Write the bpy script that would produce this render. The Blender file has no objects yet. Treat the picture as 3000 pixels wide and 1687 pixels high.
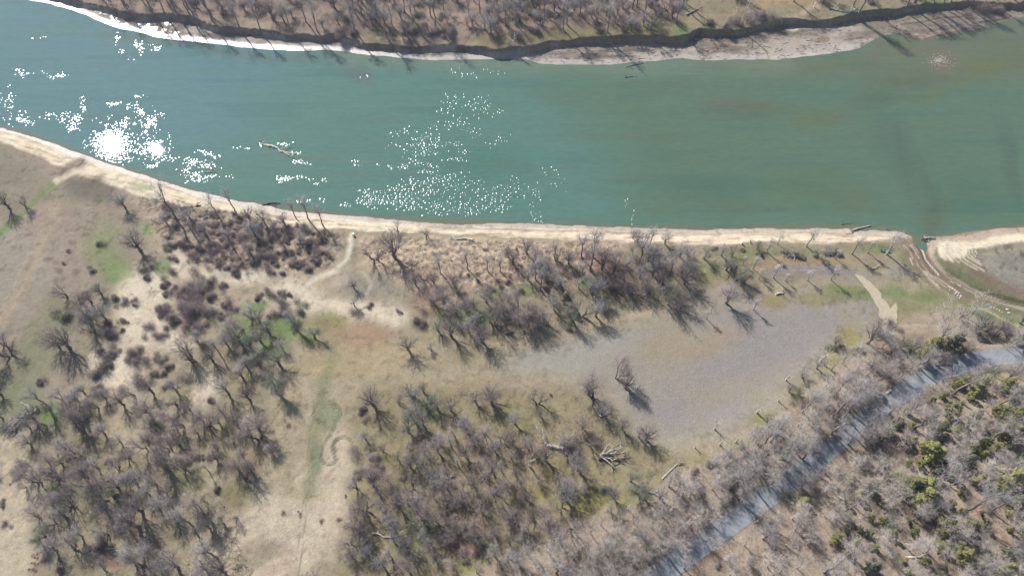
import bpy, math, random
import numpy as np
from mathutils import Matrix, Vector

# ------------------------------------------------------------------ camera geometry
# A drone hangs 150 m over the river meadow and looks down 57 degrees.
CAM_H = 150.0
DEP = math.radians(57.0)
FPX = 2000.0
CX, CY = 1500.0, 843.5
CD, SD = math.cos(DEP), math.sin(DEP)
SUN_AZ = math.radians(-36.0)      # from +Y, negative = towards -X
SUN_EL = math.radians(39.5)
K = 1.55                          # light: photo value (linear) = K * surface colour, in full sun
rng = np.random.default_rng(7)
random.seed(7)
sc = bpy.context.scene
COL = sc.collection

def unproj(px, py, z=0.0):
    u = (np.asarray(px, float) - CX) / FPX
    v = (CY - np.asarray(py, float)) / FPX
    dy = CD + SD * v
    dz = -SD + CD * v
    t = (CAM_H - z) / -dz
    return u * t, dy * t

def proj(X, Y, Z):
    dz = Z - CAM_H
    fw = Y * CD - dz * SD
    up = Y * SD + dz * CD
    fw = np.maximum(fw, 5.0)
    return CX + FPX * X / fw, CY - FPX * up / fw

def slant(px, py):
    v = (CY - py) / FPX
    return CAM_H / (SD - CD * v) / FPX       # metres per photo pixel across

# ------------------------------------------------------------------ noise
_NT = {}
def vnoise(x, y, scale, seed):
    if seed not in _NT: _NT[seed] = np.random.default_rng(seed).random((256, 256))
    r = _NT[seed]
    x = x / scale + 1000.37; y = y / scale + 1000.71
    xi = np.floor(x).astype(int); yi = np.floor(y).astype(int)
    fx = x - xi; fy = y - yi
    fx = fx * fx * (3 - 2 * fx); fy = fy * fy * (3 - 2 * fy)
    x0 = xi & 255; x1 = (xi + 1) & 255; y0 = yi & 255; y1 = (yi + 1) & 255
    return (r[x0, y0] * (1 - fx) + r[x1, y0] * fx) * (1 - fy) + (r[x0, y1] * (1 - fx) + r[x1, y1] * fx) * fy

def fbm(x, y, scale, seed, n=4):
    s = 0; a = 1; t = 0
    for k in range(n):
        s = s + a * (vnoise(x, y, scale / 2 ** k, seed + k) - .5); t += a; a *= .55
    return s / t * 2          # about -1..1

def sstep(a, b, x):
    t = np.clip((x - a) / (b - a), 0, 1)
    return t * t * (3 - 2 * t)

def seg_dist(x, y, pts):
    """unsigned distance to a polyline, and parameter side sign (positive = right of travel)"""
    d2 = np.full(x.shape, 1e18); sg = np.zeros(x.shape)
    for (ax, ay), (bx, by) in zip(pts[:-1], pts[1:]):
        vx, vy = bx - ax, by - ay
        L = vx * vx + vy * vy + 1e-9
        t = np.clip(((x - ax) * vx + (y - ay) * vy) / L, 0, 1)
        ex = x - ax - t * vx; ey = y - ay - t * vy
        dd = ex * ex + ey * ey
        m = dd < d2
        d2 = np.where(m, dd, d2)
        sg = np.where(m, np.sign(ex * vy - ey * vx), sg)
    return np.sqrt(d2), sg

def poly_sd(x, y, pts):
    """signed distance to a closed polygon, positive inside"""
    p = list(pts) + [pts[0]]
    d, _ = seg_dist(x, y, p)
    ins = np.zeros(x.shape, bool)
    for (ax, ay), (bx, by) in zip(p[:-1], p[1:]):
        if ay == by: continue
        c = ((ay > y) != (by > y)) & (x < (bx - ax) * (y - ay) / (by - ay) + ax)
        ins ^= c
    return np.where(ins, d, -d)

# ------------------------------------------------------------------ the lie of the land
N_WATER = [(-900,-190),(-300,-75),(-60,-28),(100,0),(180,22),(250,45),(320,75),(420,100),(500,115),(600,125),(700,138),(800,145),(900,150),
  (960,147),(1040,158),(1100,165),(1200,172),(1280,178),(1400,172),(1500,170),(1540,172),(1580,185),(1640,190),(1750,190),(1880,185),
  (2000,170),(2040,176),(2090,180),(2180,172),(2280,175),(2420,160),(2520,140),(2560,118),(2590,104),(2640,96),(2660,112),(2700,116),(2760,110),
  (2830,95),(2880,80),(2950,62),(3000,50),(3100,30),(3700,-60)]
N_SCARP = [(-900,-230),(-300,-110),(-60,-62),(100,-32),(200,-4),(300,17),(400,44),(480,42),(560,56),(660,80),(800,90),(930,104),(960,100),(1040,117),
  (1100,126),(1200,134),(1320,129),(1400,134),(1450,146),(1520,138),(1600,126),(1700,116),(1850,110),(1960,113),(2020,106),(2050,90),
  (2100,93),(2200,83),(2290,60),(2340,60),(2380,66),(2480,48),(2560,38),(2630,28),(2700,18),(2800,8),(2860,10),(2950,8),(3000,6),(3100,-5),(3700,-90)]
S_WATER = [(-900,230),(-300,305),(0,372),(100,400),(200,440),(290,470),(400,507),(520,545),(620,575),(700,592),(780,603),(850,618),
  (1000,633),(1100,640),(1200,647),(1300,655),(1500,658),(1700,662),(1800,667),(2000,672),(2100,672),(2200,668),(2390,668),(2480,668),
  (2530,675),(2600,676),(2640,680),(2680,695),(2697,704),(2720,697),(2780,690),(2880,678),(2950,668),(3000,662),(3200,655),(3900,640)]
ROAD = [(1480,2020),(1760,1800),(1930,1687),(2060,1592),(2200,1490),(2330,1398),(2440,1305),(2540,1225),(2640,1150),(2730,1098),(2830,1062),(2920,1046),
  (3000,1040),(3150,1040),(3500,1060)]
CREEK = [(2697,700),(2708,727),(2715,749),(2723,766),(2739,786),(2752,801),(2776,815),(2803,826),(2830,844),(2869,863),(2917,881),(2966,892),(3000,900),(3150,925)]

def W(pts, z=0.0):
    a = np.array(pts, float)
    X, Y = unproj(a[:, 0], a[:, 1], z)
    return list(zip(X.tolist(), Y.tolist()))

NW, SW_, NS = W(N_WATER), W(S_WATER), W(N_SCARP, 2.5)
ROADW, CREEKW = W(ROAD, 2.6), W(CREEK, .5)
def curve_at(pts, X):
    a = np.array(pts); o = np.argsort(a[:, 0])
    return np.interp(X, a[o, 0], a[o, 1])

ROUGH_POLYS = [  # straw coloured, tussocky ground
  [(1050,690),(1480,702),(1800,715),(1780,760),(1720,810),(1560,830),(1400,850),(1260,840),(1180,800),(1060,760)],
  [(400,600),(560,590),(800,640),(990,680),(975,790),(760,790),(590,775),(470,690)],
  [(480,1700),(560,1620),(680,1560),(720,1640),(740,1700)]]

def terrain(X, Y):
    jn = fbm(X, Y, 9, 41, 3)
    dS = (curve_at(SW_, X) - Y) * .97 + jn * .5 + fbm(X, Y, 2.6, 43, 2) * .35
    dN = (Y - curve_at(NW, X)) * .96 + jn * .8
    dC = Y - curve_at(NS, X) + jn * .9 + fbm(X, Y, 3, 57, 3) * .9
    z = np.where(dS > 0, 1.05 * sstep(0, 7, dS) + .02, -np.minimum(2.0, -dS * .12))
    z = np.maximum(z, np.where(dN > 0, .03 + .6 * sstep(0, 11, dN), -np.minimum(2.0, -dN * .12)))
    z = z + 2.6 * (.85 + .3 * fbm(X, Y, 12, 63, 2)) * sstep(-.4 - .8 * np.maximum(0, fbm(X, Y, 6, 67, 2)), .35, dC) + .5 * sstep(1, 14, dC)
    land = (dS > 4) | (dC > 1)
    z = z + np.where(land, .10 * fbm(X, Y, 14, 5, 4), .02 * jn)
    # road shelf and the hillside beyond it
    dr, sg = seg_dist(X, Y, ROADW)
    dr = dr * sg
    south = dS > 30
    hill = 1.6 * sstep(-26, -5, dr) * sstep(20, 60, dS) + .13 * np.clip(dr - 3.4, 0, 60)
    hill = hill + np.where(dr > 3.4, .5 * fbm(X, Y, 20, 77, 4) * sstep(3.4, 9, dr), 0)
    z = z + np.where(south, hill, 0)
    onroad = 1 - sstep(2.9, 4.2, np.abs(dr))
    z = np.where(south, z * (1 - onroad) + 2.62 * onroad, z)
    # creek bed
    dc, _ = seg_dist(X, Y, CREEKW)
    z = z - .62 * (1 - sstep(.7, 2.0, dc + .4 * jn)) * (dS > -2)
    return z

def tuft_zone(px, py):
    m = np.zeros(px.shape)
    for p in ROUGH_POLYS:
        m = np.maximum(m, sstep(-8, 12, poly_sd(px, py, p)))
    return m

def height(X, Y):
    """height of the finished ground sheet"""
    i = min(max(int(np.searchsorted(gx, X)) - 1, 0), len(gx) - 2); j = min(max(int(np.searchsorted(gy, Y)) - 1, 0), len(gy) - 2)
    u = (X - gx[i]) / (gx[i + 1] - gx[i]); v = (Y - gy[j]) / (gy[j + 1] - gy[j])
    return float((ZG[j, i] * (1 - u) + ZG[j, i + 1] * u) * (1 - v) + (ZG[j + 1, i] * (1 - u) + ZG[j + 1, i + 1] * u) * v)

def ground_at(px, py, water=True):
    """where the sight line through a photo pixel meets the land"""
    z = 1.0
    u = (px - CX) / FPX; v = (CY - py) / FPX
    dy = CD + SD * v; dz = SD - CD * v
    for _ in range(5):
        t = (CAM_H - z) / dz
        X, Y = u * t, dy * t
        z = height(X, Y)
        if water: z = max(z, 0.0)
    return X, Y, z

# ------------------------------------------------------------------ colours
def lin(c):
    c = np.asarray(c, float) / 255.0
    return np.where(c <= .04045, c / 12.92, ((c + .055) / 1.055) ** 2.4)
def alb(c): return lin(c) / K

class Paint:
    """natural colour of the soil, grass and sand, laid as patches with soft ragged edges"""
    def __init__(s, px, py, base):
        s.px, s.py = px, py
        s.c = np.tile(alb(base), (px.size, 1))
    def _mix(s, idx, a, col):
        s.c[idx] += (alb(col) - s.c[idx]) * a[:, None]
    def _box(s, pts, m):
        a = np.array(pts)
        return np.nonzero((s.px > a[:, 0].min() - m) & (s.px < a[:, 0].max() + m) & (s.py > a[:, 1].min() - m) & (s.py < a[:, 1].max() + m))[0]
    def poly(s, pts, col, feather=15, a=1.0):
        i = s._box(pts, feather + 1)
        if len(i): s._mix(i, a * sstep(-feather, feather, poly_sd(s.px[i], s.py[i], pts)), col)
    def line(s, pts, w, col, feather=3, a=1.0):
        i = s._box(pts, w + feather + 1)
        if len(i):
            d, _ = seg_dist(s.px[i], s.py[i], pts)
            s._mix(i, a * (1 - sstep(w / 2 - feather, w / 2 + feather, d)), col)
    def blob(s, x, y, rx, ry, col, a=1.0, ang=0, soft=.55):
        m = max(rx, ry) * 1.3
        i = s._box([(x, y)], m)
        if len(i):
            dx, dy = s.px[i] - x, s.py[i] - y
            ca, sa = math.cos(math.radians(ang)), math.sin(math.radians(ang))
            d = np.hypot((dx * ca + dy * sa) / rx, (-dx * sa + dy * ca) / ry)
            s._mix(i, a * (1 - sstep(1 - soft, 1 + soft * .5, d)), col)

# ------------------------------------------------------------------ materials
def new_mat(name):
    m = bpy.data.materials.new(name); m.use_nodes = True
    nt = m.node_tree
    return m, nt, nt.nodes, nt.links, nt.nodes['Principled BSDF']

def simple_mat(name, col, rough=.9, var=.25, nscale=3.0, objvar=.2, spec=.2, translucent=0):
    m, nt, N, L, b = new_mat(name)
    oi = N.new('ShaderNodeObjectInfo')
    tc = N.new('ShaderNodeTexCoord')
    nz = N.new('ShaderNodeTexNoise'); nz.inputs['Scale'].default_value = nscale; nz.inputs['Detail'].default_value = 4
    L.new(tc.outputs['Object'], nz.inputs['Vector'])
    ma = N.new('ShaderNodeMath'); ma.operation = 'MULTIPLY_ADD'; ma.inputs[1].default_value = var * 2; ma.inputs[2].default_value = 1 - var
    L.new(nz.outputs['Fac'], ma.inputs[0])
    mb = N.new('ShaderNodeMath'); mb.operation = 'MULTIPLY_ADD'; mb.inputs[1].default_value = objvar * 2; mb.inputs[2].default_value = 1 - objvar
    L.new(oi.outputs['Random'], mb.inputs[0])
    mc = N.new('ShaderNodeMath'); mc.operation = 'MULTIPLY'
    L.new(ma.outputs[0], mc.inputs[0]); L.new(mb.outputs[0], mc.inputs[1])
    vm = N.new('ShaderNodeVectorMath'); vm.operation = 'SCALE'; vm.inputs[0].default_value = col
    L.new(mc.outputs[0], vm.inputs['Scale'])
    L.new(vm.outputs[0], b.inputs['Base Color'])
    b.inputs['Roughness'].default_value = rough
    b.inputs['Specular IOR Level'].default_value = spec
    if translucent:
        tr = N.new('ShaderNodeBsdfTranslucent'); L.new(vm.outputs[0], tr.inputs['Color'])
        mx = N.new('ShaderNodeMixShader'); mx.inputs[0].default_value = translucent
        L.new(b.outputs[0], mx.inputs[1]); L.new(tr.outputs[0], mx.inputs[2])
        L.new(mx.outputs[0], N['Material Output'].inputs['Surface'])
    return m

M = {}
M['bark'] = simple_mat('bark', (.205, .17, .162), var=.45, nscale=4)
M['bark_dark'] = simple_mat('bark_dark', (.14, .118, .115), var=.4, nscale=4)
M['bark_grey'] = simple_mat('bark_grey', (.33, .30, .28), var=.4, nscale=4)
M['bark_pale'] = simple_mat('bark_pale', (.52, .46, .37), var=.35, nscale=2.5)
M['driftwood'] = simple_mat('driftwood', (.33, .30, .26), var=.4, nscale=3)
M['dark_wood'] = simple_mat('dark_wood', (.09, .08, .07), var=.4, nscale=3)
M['twig_pink'] = simple_mat('twig_pink', (.315, .25, .23), var=.3, nscale=.5)
M['twig_purple'] = simple_mat('twig_purple', (.22, .175, .168), var=.35, nscale=.7)
M['twig_grey'] = simple_mat('twig_grey', (.31, .285, .27), var=.3, nscale=.5)
M['twig_pale'] = simple_mat('twig_pale', (.44, .385, .335), var=.3, nscale=.5)
M['twig_lichen'] = simple_mat('twig_lichen', (.21, .225, .165), var=.35, nscale=.6)
M['twig_white'] = simple_mat('twig_white', (.52, .47, .45), var=.15, nscale=.6)
M['needles'] = simple_mat('needles', (.33, .325, .14), var=.45, nscale=.9, objvar=.3, translucent=.5)
M['needles_dark'] = simple_mat('needles_dark', (.165, .17, .11), var=.4, nscale=.9, objvar=.25, translucent=.25)
M['weed'] = simple_mat('weed', (.25, .165, .145), var=.3, nscale=1)
M['straw'] = simple_mat('straw', (.52, .435, .335), var=.3, nscale=.2)
M['brush'] = simple_mat('brush', (.235, .19, .17), var=.45, nscale=.15)
M['litter_brush'] = simple_mat('litter_brush', (.34, .285, .25), var=.45, nscale=.15)
M['rock'] = simple_mat('rock', (.50, .44, .36), var=.3, nscale=1.5)
M['green_paint'] = simple_mat('green_paint', (.10, .36, .22), rough=.45, var=.15, objvar=0, spec=.4)
M['white_paint'] = simple_mat('white_paint', (.78, .78, .76), rough=.5, var=.06, objvar=0)

# ------------------------------------------------------------------ objects
def make_mesh(name, V, F, mat, smooth=False):
    """V (n,3) array; F list of index lists, or an (m,3) array"""
    me = bpy.data.meshes.new(name)
    V = np.asarray(V, np.float32)
    if isinstance(F, np.ndarray):
        k = F.shape[1]; nf = len(F)
        me.vertices.add(len(V)); me.vertices.foreach_set('co', V.ravel())
        me.loops.add(nf * k); me.loops.foreach_set('vertex_index', F.ravel().astype(np.int32))
        me.polygons.add(nf)
        me.polygons.foreach_set('loop_start', (np.arange(nf) * k).astype(np.int32))
        me.update(calc_edges=True)
    else:
        me.from_pydata(V.tolist(), [], F)
        me.update()
    if smooth: me.polygons.foreach_set('use_smooth', np.ones(len(me.polygons), bool))
    if mat: me.materials.append(mat)
    return me

def link(name, me, parent=None, loc=(0, 0, 0), rz=0, s=1.0):
    o = bpy.data.objects.new(name, me); COL.objects.link(o)
    o.location = loc; o.rotation_euler = (0, 0, rz)
    o.scale = (s, s, s) if not isinstance(s, tuple) else s
    if parent: o.parent = parent
    return o

def tag(o, label=None, cat=None, group=None, kind=None):
    if label: o['label'] = label
    if cat: o['category'] = cat
    if group: o['group'] = group
    if kind: o['kind'] = kind
    return o

class MB:
    """collects tubes, spikes and leaves into one triangle mesh"""
    def __init__(s): s.V = []; s.F = []; s.n = 0
    def add(s, V, F):
        V = np.asarray(V, float); F = np.asarray(F, int)
        s.V.append(V); s.F.append(F + s.n); s.n += len(V)
    def tube(s, pts, rad, sides=5, cap=True):
        pts = np.asarray(pts, float); n = len(pts)
        tan = np.gradient(pts, axis=0); tan /= np.linalg.norm(tan, axis=1)[:, None] + 1e-9
        ref = np.where(np.abs(tan[:, 2:3]) < .9, np.array([[0, 0, 1.0]]), np.array([[1.0, 0, 0]]))
        a = np.cross(tan, ref); a /= np.linalg.norm(a, axis=1)[:, None] + 1e-9
        b = np.cross(tan, a)
        th = np.arange(sides) * 2 * math.pi / sides
        ring = a[:, None, :] * np.cos(th)[None, :, None] + b[:, None, :] * np.sin(th)[None, :, None]
        V = (pts[:, None, :] + ring * np.asarray(rad, float)[:, None, None]).reshape(-1, 3)
        i = np.arange(n - 1)[:, None] * sides; j = np.arange(sides)[None, :]; j2 = (j + 1) % sides
        q = np.stack([i + j, i + j2, i + sides + j2, i + sides + j], -1).reshape(-1, 4)
        F = np.concatenate([q[:, [0, 1, 2]], q[:, [0, 2, 3]]])
        if cap:
            for base in (0, (n - 1) * sides):
                F = np.concatenate([F, [[base, base + k, base + k + 1] for k in range(1, sides - 1)]])
        s.add(V, F)
    def spikes(s, P, D, L, R):
        """thin three sided twigs that start at P, run along D for L, R thick at the foot"""
        n = len(P)
        D = D / (np.linalg.norm(D, axis=1)[:, None] + 1e-9)
        ref = np.where(np.abs(D[:, 2:3]) < .9, np.array([[0, 0, 1.0]]), np.array([[1.0, 0, 0]]))
        a = np.cross(D, ref); a /= np.linalg.norm(a, axis=1)[:, None] + 1e-9
        b = np.cross(D, a)
        R = R[:, None]
        v0 = P + a * R; v1 = P + (-.5 * a + .866 * b) * R; v2 = P + (-.5 * a - .866 * b) * R
        v3 = P + D * L[:, None]
        V = np.stack([v0, v1, v2, v3], 1).reshape(-1, 3)
        i = np.arange(n)[:, None] * 4
        F = np.concatenate([i + np.array([[0, 1, 3]]), i + np.array([[1, 2, 3]]), i + np.array([[2, 0, 3]])])
        s.add(V, F)
    def leaves(s, P, N, size, r):
        n = len(P)
        N = N / (np.linalg.norm(N, axis=1)[:, None] + 1e-9)
        ref = r.normal(size=(n, 3)); a = np.cross(N, ref); a /= np.linalg.norm(a, axis=1)[:, None] + 1e-9
        b = np.cross(N, a); sz = size[:, None]
        V = np.stack([P + a * sz, P + b * sz * .6, P - a * sz * .8, P - b * sz * .6], 1).reshape(-1, 3)
        i = np.arange(n)[:, None] * 4
        s.add(V, np.concatenate([i + np.array([[0, 1, 2]]), i + np.array([[0, 2, 3]])]))
    def arrays(s):
        return np.concatenate(s.V), np.concatenate(s.F)
    def mesh(s, name, mat, smooth=False):
        V, F = s.arrays()
        return make_mesh(name, V, F, mat, smooth)

def bez(p0, p1, p2, n, r, wob):
    t = np.linspace(0, 1, n)[:, None]
    p = (1 - t) ** 2 * p0 + 2 * t * (1 - t) * p1 + t ** 2 * p2
    w = r.normal(size=(n, 3)) * wob; w[0] = 0
    return p + w

def gen_tree(seed, H, R, r0, nl, trunk_frac, ntwig, stems=1, lean=.0, k0=.25, twl=(.6, 1.6), twr=.0105, nsub=7, low=.5, seg=5, sides=4):
    """a bare tree: returns MB of trunk and limbs, MB of the twigs"""
    r = np.random.default_rng(seed)
    T, C = MB(), MB()
    br = []         # polylines that carry twigs
    for sidx in range(stems):
        az = r.random() * 6.28
        spread = 0 if stems == 1 else R * .28
        top = np.array([math.cos(az) * (spread + lean * H * r.random()), math.sin(az) * (spread + lean * H * r.random()), H * trunk_frac])
        base = np.array([math.cos(az) * spread * .3, math.sin(az) * spread * .3, -.4])
        tr = bez(base, np.array([base[0], base[1], top[2] * .6]), top, 6, r, .012 * H)
        rr = r0 / math.sqrt(stems)
        rad = rr * np.array([1.35, 1.05, .95, .85, .75, .6])
        T.tube(tr, rad, 7)
        n_here = max(3, int(nl / stems))
        for k in range(n_here):
            a = az + (k + r.random() * .8) * 2 * math.pi / n_here if stems == 1 else az + r.normal() * .9
            kk = k0 + (1 - k0) * math.sqrt(r.random())
            end = np.array([math.cos(a) * R * .78 * kk, math.sin(a) * R * .78 * kk, H * (low + (1 - low) * math.sqrt(max(0, 1 - kk * kk)) * (.8 + .2 * r.random()))])
            if stems > 1: end[:2] += top[:2] * .4
            f = .55 + .45 * r.random() if k else 1.0
            i = int(round(f * 5)); st = tr[i]
            mid = st * .5 + end * .5 + np.array([math.cos(a), math.sin(a), 0]) * R * .12 * r.normal() + np.array([0, 0, (end[2] - st[2]) * .12])
            lb = bez(st, mid, end, seg + 1, r, .012 * H)
            lr = rr * (.21 + .13 * r.random()) * np.linspace(1, .26, seg + 1)
            T.tube(lb, lr, sides + 1, cap=False)
            br.append(lb[seg // 2:])
            for q in range(nsub):
                t = .3 + .65 * r.random(); j = min(seg - 1, int(t * seg)); p = lb[j] + (lb[j + 1] - lb[j]) * (t * seg - j)
                d = (lb[j + 1] - lb[j]); d /= np.linalg.norm(d) + 1e-9
                d = d * .7 + r.normal(size=3) * .65; d[2] = abs(d[2]) * .6 + .1 * r.normal()
                d /= np.linalg.norm(d)
                ln = R * (.30 + .30 * r.random())
                sb = bez(p, p + d * ln * .5 + r.normal(size=3) * .06 * R, p + d * ln + np.array([0, 0, .1 * ln]), 4, r, .01 * H)
                T.tube(sb, lr[j] * .42 * np.array([1, .75, .5, .2]), 3, cap=False)
                br.append(sb)
    nb = len(br)
    idx = r.integers(0, nb, ntwig)
    t = np.clip(r.random(ntwig) ** .7, 0, .999)
    P = np.empty((ntwig, 3)); D = np.empty((ntwig, 3))
    for k in range(ntwig):
        b = br[idx[k]]; m = len(b) - 1; f = t[k] * m; j = int(f)
        P[k] = b[j] + (b[j + 1] - b[j]) * (f - j); D[k] = b[j + 1] - b[j]
    D /= np.linalg.norm(D, axis=1)[:, None] + 1e-9
    D = D * .8 + r.normal(size=(ntwig, 3)) * .68 + np.array([0, 0, .12])
    Ln = twl[0] + (twl[1] - twl[0]) * r.random(ntwig) ** 1.5
    C.spikes(P, D, Ln, twr * (.6 + .8 * r.random(ntwig)))
    # side twigs off the first ones
    n2 = ntwig // 2
    s2 = r.integers(0, ntwig, n2)
    Dn = D[s2] / np.linalg.norm(D[s2], axis=1)[:, None]
    P2 = P[s2] + Dn * (Ln[s2] * (.3 + .4 * r.random(n2)))[:, None]
    C.spikes(P2, Dn + r.normal(size=(n2, 3)) * .7, Ln[s2] * .55, np.full(n2, twr * .6))
    return T, C

def gen_shrub(seed, R, H, n, twl=.7, twr=.016, nst=16):
    r = np.random.default_rng(seed)
    T, C = MB(), MB()
    br = []
    # a few lobes so that the outline is uneven
    lob = [(r.normal() * .5 * R, r.normal() * .5 * R, .38 + .62 * r.random()) for _ in range(4)]
    for k in range(nst):
        lx, ly, ls = lob[k % 4]
        a = r.random() * 6.28; kk = math.sqrt(r.random()) * .75 * ls
        end = np.array([lx + math.cos(a) * R * kk, ly + math.sin(a) * R * kk, H * ls * (.55 + .45 * math.sqrt(1 - min(1, kk * kk))) * (.75 + .3 * r.random())])
        st = np.array([end[0] * .22 + r.normal() * .1 * R, end[1] * .22 + r.normal() * .1 * R, -.15])
        sb = bez(st, np.array([(st[0] + end[0]) * .4, (st[1] + end[1]) * .4, end[2] * .7]), end, 5, r, .03 * R)
        T.tube(sb, .026 * np.array([1, .8, .6, .4, .2]) * (R / 2), 4, cap=False)
        br.append(sb)
    # twigs fill the lobes of the bush right to its outline
    li = r.integers(0, 4, n)
    lo = np.array(lob)[li]
    d = r.normal(size=(n, 3)); d[:, 2] = np.abs(d[:, 2]); d /= np.linalg.norm(d, axis=1)[:, None]
    q = r.random(n) ** .5 * (.85 + .35 * r.random(n))
    bump = 1 + .22 * np.sin(d[:, 0] * 5 + li * 2) * np.sin(d[:, 1] * 6 + seed)
    P = np.stack([lo[:, 0] + d[:, 0] * q * R * .72 * lo[:, 2] * bump, lo[:, 1] + d[:, 1] * q * R * .72 * lo[:, 2] * bump, .08 + d[:, 2] * q * H * lo[:, 2] * bump], 1)
    D = d * .7 + r.normal(size=(n, 3)) * .75 + np.array([0, 0, .25])
    C.spikes(P, D, twl * (.35 + .65 * r.random(n)) * R / 2, twr * (.6 + .8 * r.random(n)) * R / 2)
    return T, C

def gen_evergreen(seed, H, R, n, leaf=.2):
    r = np.random.default_rng(seed)
    T, C = MB(), MB()
    tr = bez(np.array([0, 0, -.3]), np.array([.1 * r.normal(), .1 * r.normal(), H * .5]), np.array([.2 * r.normal(), .2 * r.normal(), H * .93]), 6, r, .02)
    T.tube(tr, .15 * np.array([1.2, 1, .8, .6, .4, .15]) * R / 2, 6)
    nc = 34
    per = n // nc
    for k in range(nc):
        f = r.random() ** .8                    # height fraction
        z = H * (.12 + .86 * f)
        env = R * (1 - f) ** .55 * (.75 + .4 * r.random())
        a = r.random() * 6.28; q = math.sqrt(r.random()) * .85
        c = np.array([math.cos(a) * env * q, math.sin(a) * env * q, z])
        if q > .45:
            st = np.array([0, 0, z * .8]); T.tube(np.stack([st, (st + c) / 2 + np.array([0, 0, .1]), c]), .03 * R * np.array([1, .7, .4]), 3, cap=False)
        cr = R * (.22 + .2 * r.random()) * (1.1 - .5 * f)
        d = r.normal(size=(per, 3)); d /= np.linalg.norm(d, axis=1)[:, None]
        P = c + d * cr * (r.random((per, 1)) ** .4) * np.array([1, 1, .7])
        C.leaves(P, d + r.normal(size=(per, 3)) * .5 + np.array([0, 0, .5]), leaf * (.6 + .8 * r.random(per)), r)
    return T, C
# ------------------------------------------------------------------ ground sheet
def axis(a, b, step, far):
    core = np.arange(a, b + step * .5, step)
    g = step * 1.35 ** np.arange(1, 40); g = np.cumsum(g); g = g[g < far]
    return np.concatenate([(a - g)[::-1], core, b + g])

gx = axis(-212, 212, .34, 3500); gy = axis(12, 246, .34, 3500)
GX, GY = np.meshgrid(gx, gy)
X, Y = GX.ravel(), GY.ravel()
inner = (X > -213) & (X < 213) & (Y > 11) & (Y < 247)
Z = terrain(X, Y)
px, py = proj(X, Y, Z)
px = np.clip(px, -900, 3900); py = np.clip(py, -400, 2300)
tz = np.zeros(X.size); tz[inner] = tuft_zone(px[inner], py[inner])
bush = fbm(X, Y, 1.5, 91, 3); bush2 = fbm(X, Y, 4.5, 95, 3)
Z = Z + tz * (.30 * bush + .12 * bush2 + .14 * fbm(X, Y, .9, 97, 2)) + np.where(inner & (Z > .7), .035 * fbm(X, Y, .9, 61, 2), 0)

ZG = Z.reshape(len(gy), len(gx))
wxn = fbm(X, Y, 5, 11, 4); wyn = fbm(X, Y, 5, 21, 4)
dcl = np.where(inner, 1.0, 0)
qx = px + 11 * wxn * dcl; qy = py + 9 * wyn * dcl
P = Paint(qx, qy, (150, 138, 108))
north = qy < np.interp(qx, [a for a, b in N_WATER], [b for a, b in N_WATER]) + 60
dr_, sg_ = seg_dist(X, Y, ROADW)

# --- meadows south of the river, west to east
P.poly([(-900,300),(300,480),(480,560),(420,760),(330,830),(250,980),(160,1687),(-900,2300)], (153,138,116), 40)
P.blob(60, 760, 130, 170, (158,146,126), .8, 25)
P.blob(120, 640, 90, 70, (160,138,118), .7)
P.poly([(150,860),(260,900),(120,1120),(20,1290),(-200,1400),(-200,1100),(0,1090)], (128,128,92), 40, .75)
P.line([(-50,1020),(60,850),(140,690),(170,600)], 26, (172,152,122), 14, .7)
P.line([(-20,960),(60,790),(130,660)], 5, (178,160,130), 3, .6)
P.line([(-5,985),(75,815),(145,680)], 4, (178,160,130), 3, .6)
P.line([(-60,720),(0,684),(60,630),(120,572),(170,530)], 17, (112,146,80), 8, .9)
P.poly([(-200,430),(0,440),(110,500),(150,540),(60,620),(-200,720)], (140,128,104), 22, .8)
P.blob(160, 480, 45, 25, (165,140,118), .8)
for x, y, rx, ry, c in [(355,805,45,35,(112,148,78)),(330,775,60,50,(128,138,86)),(290,720,55,60,(138,140,96)),(310,700,30,60,(140,142,100)),(290,580,40,25,(140,140,92)),
   (270,545,40,30,(135,128,104)),(440,670,30,25,(118,145,80)),(250,560,60,40,(140,130,110)),(340,690,40,40,(145,140,104))]:
    P.blob(x, y, rx, ry, c, .85)
for x, y in [(205,735),(188,770),(172,795),(222,793),(215,710),(160,770),(250,690),(135,760)]:
    P.blob(x, y, 14, 9, (128,98,88), .6)
# sandy clearings among the thickets
SAND = (214,197,167)
P.poly([(470,560),(860,650),(1000,760),(1200,830),(1190,900),(1000,930),(860,930),(560,1010),(540,1240),(320,1300),(240,1130),(330,1000),(340,860),(420,810)], (176,158,130), 40, .85)
for x, y, rx, ry, a in [(420,910,75,130,.95),(400,860,60,50,.9),(450,830,60,40,.9),(530,750,40,50,.7),(590,790,90,35,.6),(720,810,70,30,.85),(860,860,80,45,.85),
   (950,905,80,30,.95),(1060,920,120,42,.95),(1150,935,50,30,.9),(830,770,40,25,.5),(340,1085,60,70,.9),(300,1060,40,40,.8),(520,1000,60,30,.9),(600,1140,40,60,.7),
   (380,1270,60,45,.9),(420,1290,40,30,.8),(590,1150,40,40,.85),(490,1255,30,25,.8),(560,1420,60,30,.7),(640,1420,50,20,.7),(590,1400,50,40,.6),(390,1200,50,30,.5)]:
    P.blob(x, y, rx * 1.12, ry * 1.12, SAND, min(1, a * 1.15))
P.line([(1030,690),(1030,715),(1018,750),(985,790),(930,815),(880,845),(860,875)], 17, (210,196,170), 7, .9)
P.line([(1030,690),(1030,715),(1020,750),(990,785),(940,808)], 5, (225,210,185), 3, .7)
P.blob(1040, 835, 60, 40, (150,140,120), .9); P.blob(1110, 850, 90, 45, (146,136,118), .8)
P.line([(1068,800),(1085,825),(1075,858)], 10, (178,166,148), 5, .8)
P.blob(995, 820, 30, 22, (190,168,152), .8)
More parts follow.
